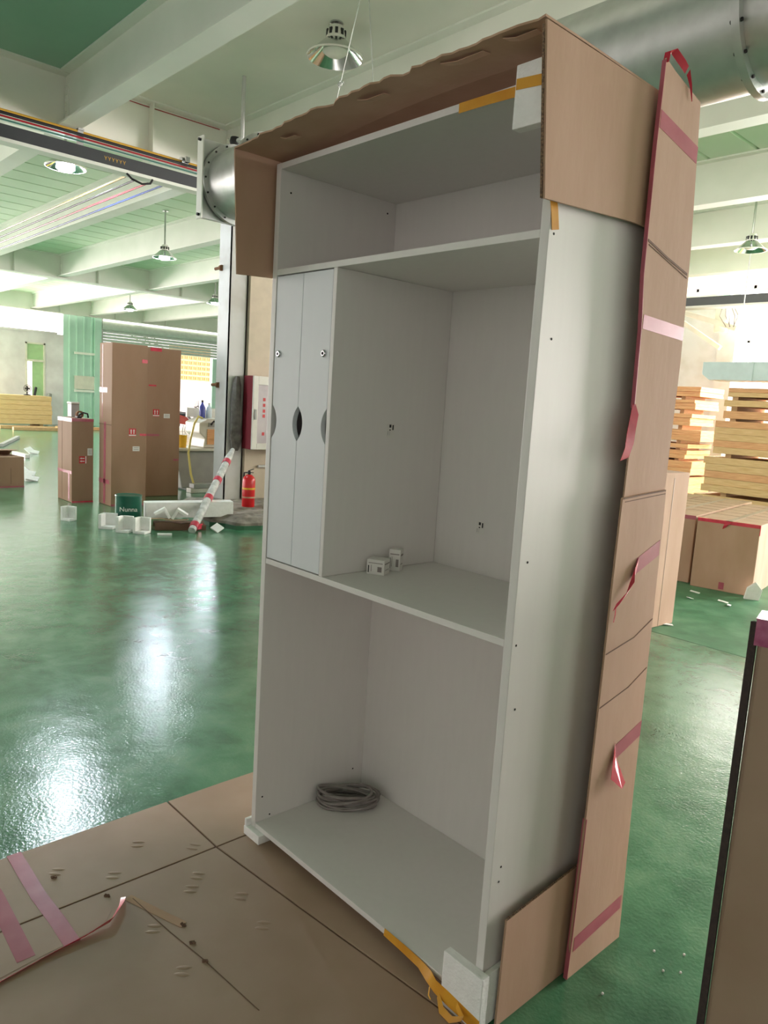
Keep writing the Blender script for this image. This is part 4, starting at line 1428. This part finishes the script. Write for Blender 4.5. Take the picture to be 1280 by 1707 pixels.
blocks = [(.02, .62, 4), (.66, .92, 2), (.96, 1.12, 2), (1.16, 1.24, 1), (1.30, 1.50, 2), (1.58, 1.80, 3), (1.88, 2.06, 3), (2.12, 2.30, 4)]
for bi, (z0_, z1_, n_) in enumerate(blocks):
    dz = (z1_-z0_)/n_
    xr = -4.28 + [0, .05, -.06, -.05, .18, -.05, .0, .06][bi]
    for k in range(n_):
        board(-6.4, 12.2+.02*(k % 2), z0_+k*dz+.001, xr+random.uniform(-.02, .02), 13.2, z0_+(k+1)*dz-.001, BL2(k, bi),
              'boards in the narrow stack', 'plywood_orange')
    if bi+1 < len(blocks):
        za, zb2 = z1_, blocks[bi+1][0]
        for sd, x in (('left', -6.2), ('right', -4.6)):
            o = obj('bearer', MB().box(x, 12.3, za, x+.08, 13.1, zb2), 'timber')
            tag(o, '%s timber bearer resting on the %s layer of the narrow stack' % (sd, ORD[bi]), 'timber', 'bearers in the narrow stack')
# far left stack
for k in range(6):
    j = random.uniform(-.03, .03)
    board(-27.9+j, 5.6, .12+k*.17, -26.6+j, 8.30+j, .12+k*.17+.165, '%s pale board up in the low stack by the far white wall' % ORD[k], 'boards by the far white wall', 'plywood')
for y in (5.9, 7.9):
    tag(obj('bearer', MB().box(-27.8, y, 0, -26.7, y+.12, .119), 'timber'), 'timber bearer under the low board stack by the far white wall', 'timber', 'bearers by the far wall')
for k, (x, y, ln, rz) in enumerate(((-25.4, 7.3, 2.2, 1.5), (-25.05, 8.5, 1.2, 1.62), (-24.7, 7.2, 1.6, 1.55), (-25.7, 8.9, 1.5, 1.45))):
    o = obj('loose_plank', MB().obox((0, 0, .06), ln, .16, .11, 0), 'plywood_orange' if k % 2 else 'timber', bevel=.004)
    o.location = (x, y, 0)
    o.rotation_euler = (0, 0, rz)
    tag(o, 'loose plank lying on the floor before the far white wall', 'plank', 'loose planks before the far wall')
# leaning bars at the far wall
for a, b_, m_, lb in (((49, 708), (60, 646), 'cable_black', 'thin dark bar leaning on the far white wall'), ((77, 708), (83, 657), 'machine_grey', 'grey metal bar leaning on the far white wall, right of the dark bar')):
    p, q = at(a[0], a[1], 0, XL+.6), at(b_[0], b_[1], 0, XL+.08)
    p.z = .05
    tag(obj('leaning_bar', MB().tube([p, q], .05 if 'thin' in lb else .08, 8), m_, smooth=True), lb, 'bar')
# standing fan on the board stack
fp = Vector((-27.2, 7.62, 1.135))
t = thing('desk_fan', 'small black fan standing on the far board stack', 'fan', tuple(fp))
obj('fan_base', MB().lathe([(.12, 0), (.12, .03), (.03, .05), (.02, .14), (0, .14)], tuple(fp), 'z', 16), 'black_rubber', t, smooth=True)
mb = MB()
for r in (.13, .09, .05):
    mb.tube([fp+Vector((.03, r*math.cos(a), .25+r*math.sin(a))) for a in [2*math.pi*k/16 for k in range(16)]], .010, 6, closed=True)
mb.lathe([(.04, -.06), (.04, .05)], (fp.x, fp.y, fp.z+.25), 'x', 12)
for k in range(4):
    mb.obox((fp.x+.01, fp.y+.05*math.cos(k*1.57), fp.z+.25+.05*math.sin(k*1.57)), .01, .07, .05, 0, k*1.57)
obj('fan_head', mb, 'black_rubber', t)
# profiles and scraps at the left floor
for i, (p, q, m_, lb) in enumerate((((2, 745), (30, 731), 'machine_grey', 'grey metal profile lying on the far floor above the open carton'),
                                   ((24, 758), (46, 764), 'machine_white', 'pale short profile lying right of the open carton'))):
    a, b_ = floor_at(*p), floor_at(*q)
    a.z = b_.z = .04
    tag(obj('metal_profile', MB().beam(a, b_, .10, .075), m_, bevel=.004), lb, 'profile')
for i, p in enumerate(((52, 756), (42, 792), (30, 800))):
    a = floor_at(*p)
    o = tag(obj('plastic_scrap', MB().obox((0, 0, .05), .30, .16, .02, .4, .3, .5).obox((.08, .05, .045), .18, .12, .02, 1.1, .5, .2), 'foam'),
            ['white plastic scrap on the far floor beyond the open carton', 'crumpled white plastic scrap beside the open carton', 'small white plastic scrap touching the open carton foot'][i], 'scrap')
    o.location = (a.x + (.12 if i == 2 else 0), a.y + (.12 if i == 2 else 0), .0)
# tiny offcuts on the right floor
for i, p in enumerate(((1150, 998), (1158, 988), (1205, 1004), (1215, 1010), (1112, 1042))):
    a = floor_at(*p)
    o = obj('paper_scrap', MB().obox((0, 0, .008), .09, .03, .004, random.uniform(0, 3), .15, .1), 'foam')
    o.location = (a.x, a.y, 0)
    tag(o, 'tiny white scrap on the green floor before the low cartons', 'scrap', 'tiny scraps before the low cartons')
for i, p in enumerate(((1090, 1587), (1140, 1593), (1105, 1620), (1134, 1623), (1004, 1658))):
    a = floor_at(*p)
    o = obj('foam_bead', MB().lathe([(0, 0), (.0035, .0015), (.004, .004), (.0028, .0065), (0, .0075)], (0, 0, 0), 'z', 8), 'foam', smooth=True)
    o.location = (a.x, a.y, 0)
    tag(o, 'tiny white foam bead on the green floor right of the packing sheet', 'foam bead', 'foam beads on the near floor')

# ================================================================== OUTDOORS
# pierced block wall
OX = -40.0
mb = MB()
lw = struct('wall_pierced', MB().box(OX-.15, 19.0, -.02, OX, 30, 2.3), 'outdoor_wall')
nb = 0
for r in range(7):
    for c in range(9):
        y, z = 19.6+c*.30, 2.32+r*.30
        if nb == 0:
            q = MB()
            for (a, b_, c_, d_) in ((0, 0, .29, .06), (0, .23, .29, .29), (0, .06, .06, .23), (.23, .06, .29, .23), (.115, .06, .175, .23)):
                q.box(-.12, a, b_, .0, c_, d_)
            proto = obj('pierced_block', q, 'lattice', lw, local=True)
            proto.location = (OX, y, z)
        else:
            part_copy(proto, lw, (OX, y, z))
        nb += 1
struct('wall_yard', MB().box(OX-.3, 10, -.02, OX-.16, 19.0, 2.3), 'outdoor_wall')


def shrub(label, x, y, zc, r, n_, seed):
    random.seed(seed)
    t_ = thing('shrub', label, 'shrub', (x, y, -.02))
    mbl = MB()
    for _ in range(n_):
        v = Vector((random.gauss(0, 1), random.gauss(0, 1), random.gauss(0, 1))).normalized()*r*random.uniform(.5, 1)
        p = Vector((x, y, zc)) + Vector((v.x, v.y, v.z*1.6))
        a = random.uniform(0, 6.28)
        s_ = random.uniform(.06, .13)
        e1 = Vector((math.cos(a), math.sin(a), random.uniform(-.5, .5)))*s_
        e2 = Vector((-math.sin(a), math.cos(a), random.uniform(-.8, .8)))*s_*.6
        mbl.add([p-e1, p+e2, p+e1, p-e2], [(0, 1, 2, 3)])
    f_ = obj('foliage', mbl, 'leaf', t_)
    f_['kind'] = 'stuff'
    obj('trunk', MB().tube([(x, y, -.02), (x+.05, y, zc)], .05, 8), 'timber', t_)


shrub('leafy shrub seen through the shutter door left of the tall cartons', -36.0, 13.6, 1.4, 1.0, 500, 1)
shrub('leafy treetop showing over the tall cartons through the shutter door', -38.0, 17.2, 3.2, 1.2, 500, 2)


# motor scooters parked near the door
def bike(label, x, y, rz, body):
    t_ = thing('motor_scooter', label, 'motor scooter', (x, y, 0), rz)
    for wx in (-.60, .60):
        wh = obj('wheel', MB().lathe([(.19, -.05), (.27, -.04), (.28, 0), (.27, .04), (.19, .05)], (wx, 0, .28), 'y', 20, closed=True), 'bike_dark', t_, local=True, smooth=True)
        obj('hub', MB().lathe([(.05, -.05), (.05, .05)], (wx, 0, .28), 'y', 10).box(wx-.2, -.01, .265, wx+.2, .01, .295).box(wx-.015, -.01, .08, wx+.015, .01, .48), 'bike_silver', wh, local=True)
    obj('body_shell', MB().prism([(-.75, .50), (-.35, .36), (.15, .30), (.25, .40), (.05, .62), (-.2, .70), (-.78, .72)], 'y', -.14, .14), body, t_, local=True, bevel=.03)
    obj('seat', MB().prism([(-.78, .72), (.02, .66), (.0, .76), (-.4, .80), (-.80, .82)], 'y', -.13, .13), 'bike_dark', t_, local=True, bevel=.03)
    obj('front_shield', MB().prism([(.25, .40), (.33, .36), (.52, .95), (.42, 1.0)], 'y', -.17, .17), body, t_, local=True, bevel=.02)
    obj('fork', MB().tube([(.60, .06, .28), (.46, .06, .92)], .025, 8).tube([(.60, -.06, .28), (.46, -.06, .92)], .025, 8), 'bike_silver', t_, local=True, smooth=True)
    obj('handlebar', MB().tube([(.36, -.32, 1.06), (.44, -.12, 1.0), (.44, .12, 1.0), (.36, .32, 1.06)], .018, 8), 'bike_dark', t_, local=True, smooth=True)
    obj('headlamp', MB().lathe([(0, .0), (.08, 0), (.06, .08), (0, .09)], (.50, 0, .95), 'x', 12), 'lamp_diffuser', t_, local=True, smooth=True)
    for s_ in (-1, 1):
        obj('mirror', MB().tube([(.40, .20*s_, 1.03), (.38, .26*s_, 1.22)], .008, 6).lathe([(0, -.01), (.05, 0), (0, .01)], (.38, .26*s_, 1.25), 'x', 10), 'bike_dark', t_, local=True)
    obj('side_stand', MB().tube([(-.1, .1, .3), (-.15, .26, .005)], .012, 6), 'bike_silver', t_, local=True)


bike('red and grey motor scooter parked inside the shutter door', -25.6, 13.15, math.radians(55), 'bike_red')
bike('dark motor scooter parked just behind the red one', -26.8, 13.9, math.radians(60), 'bike_silver')
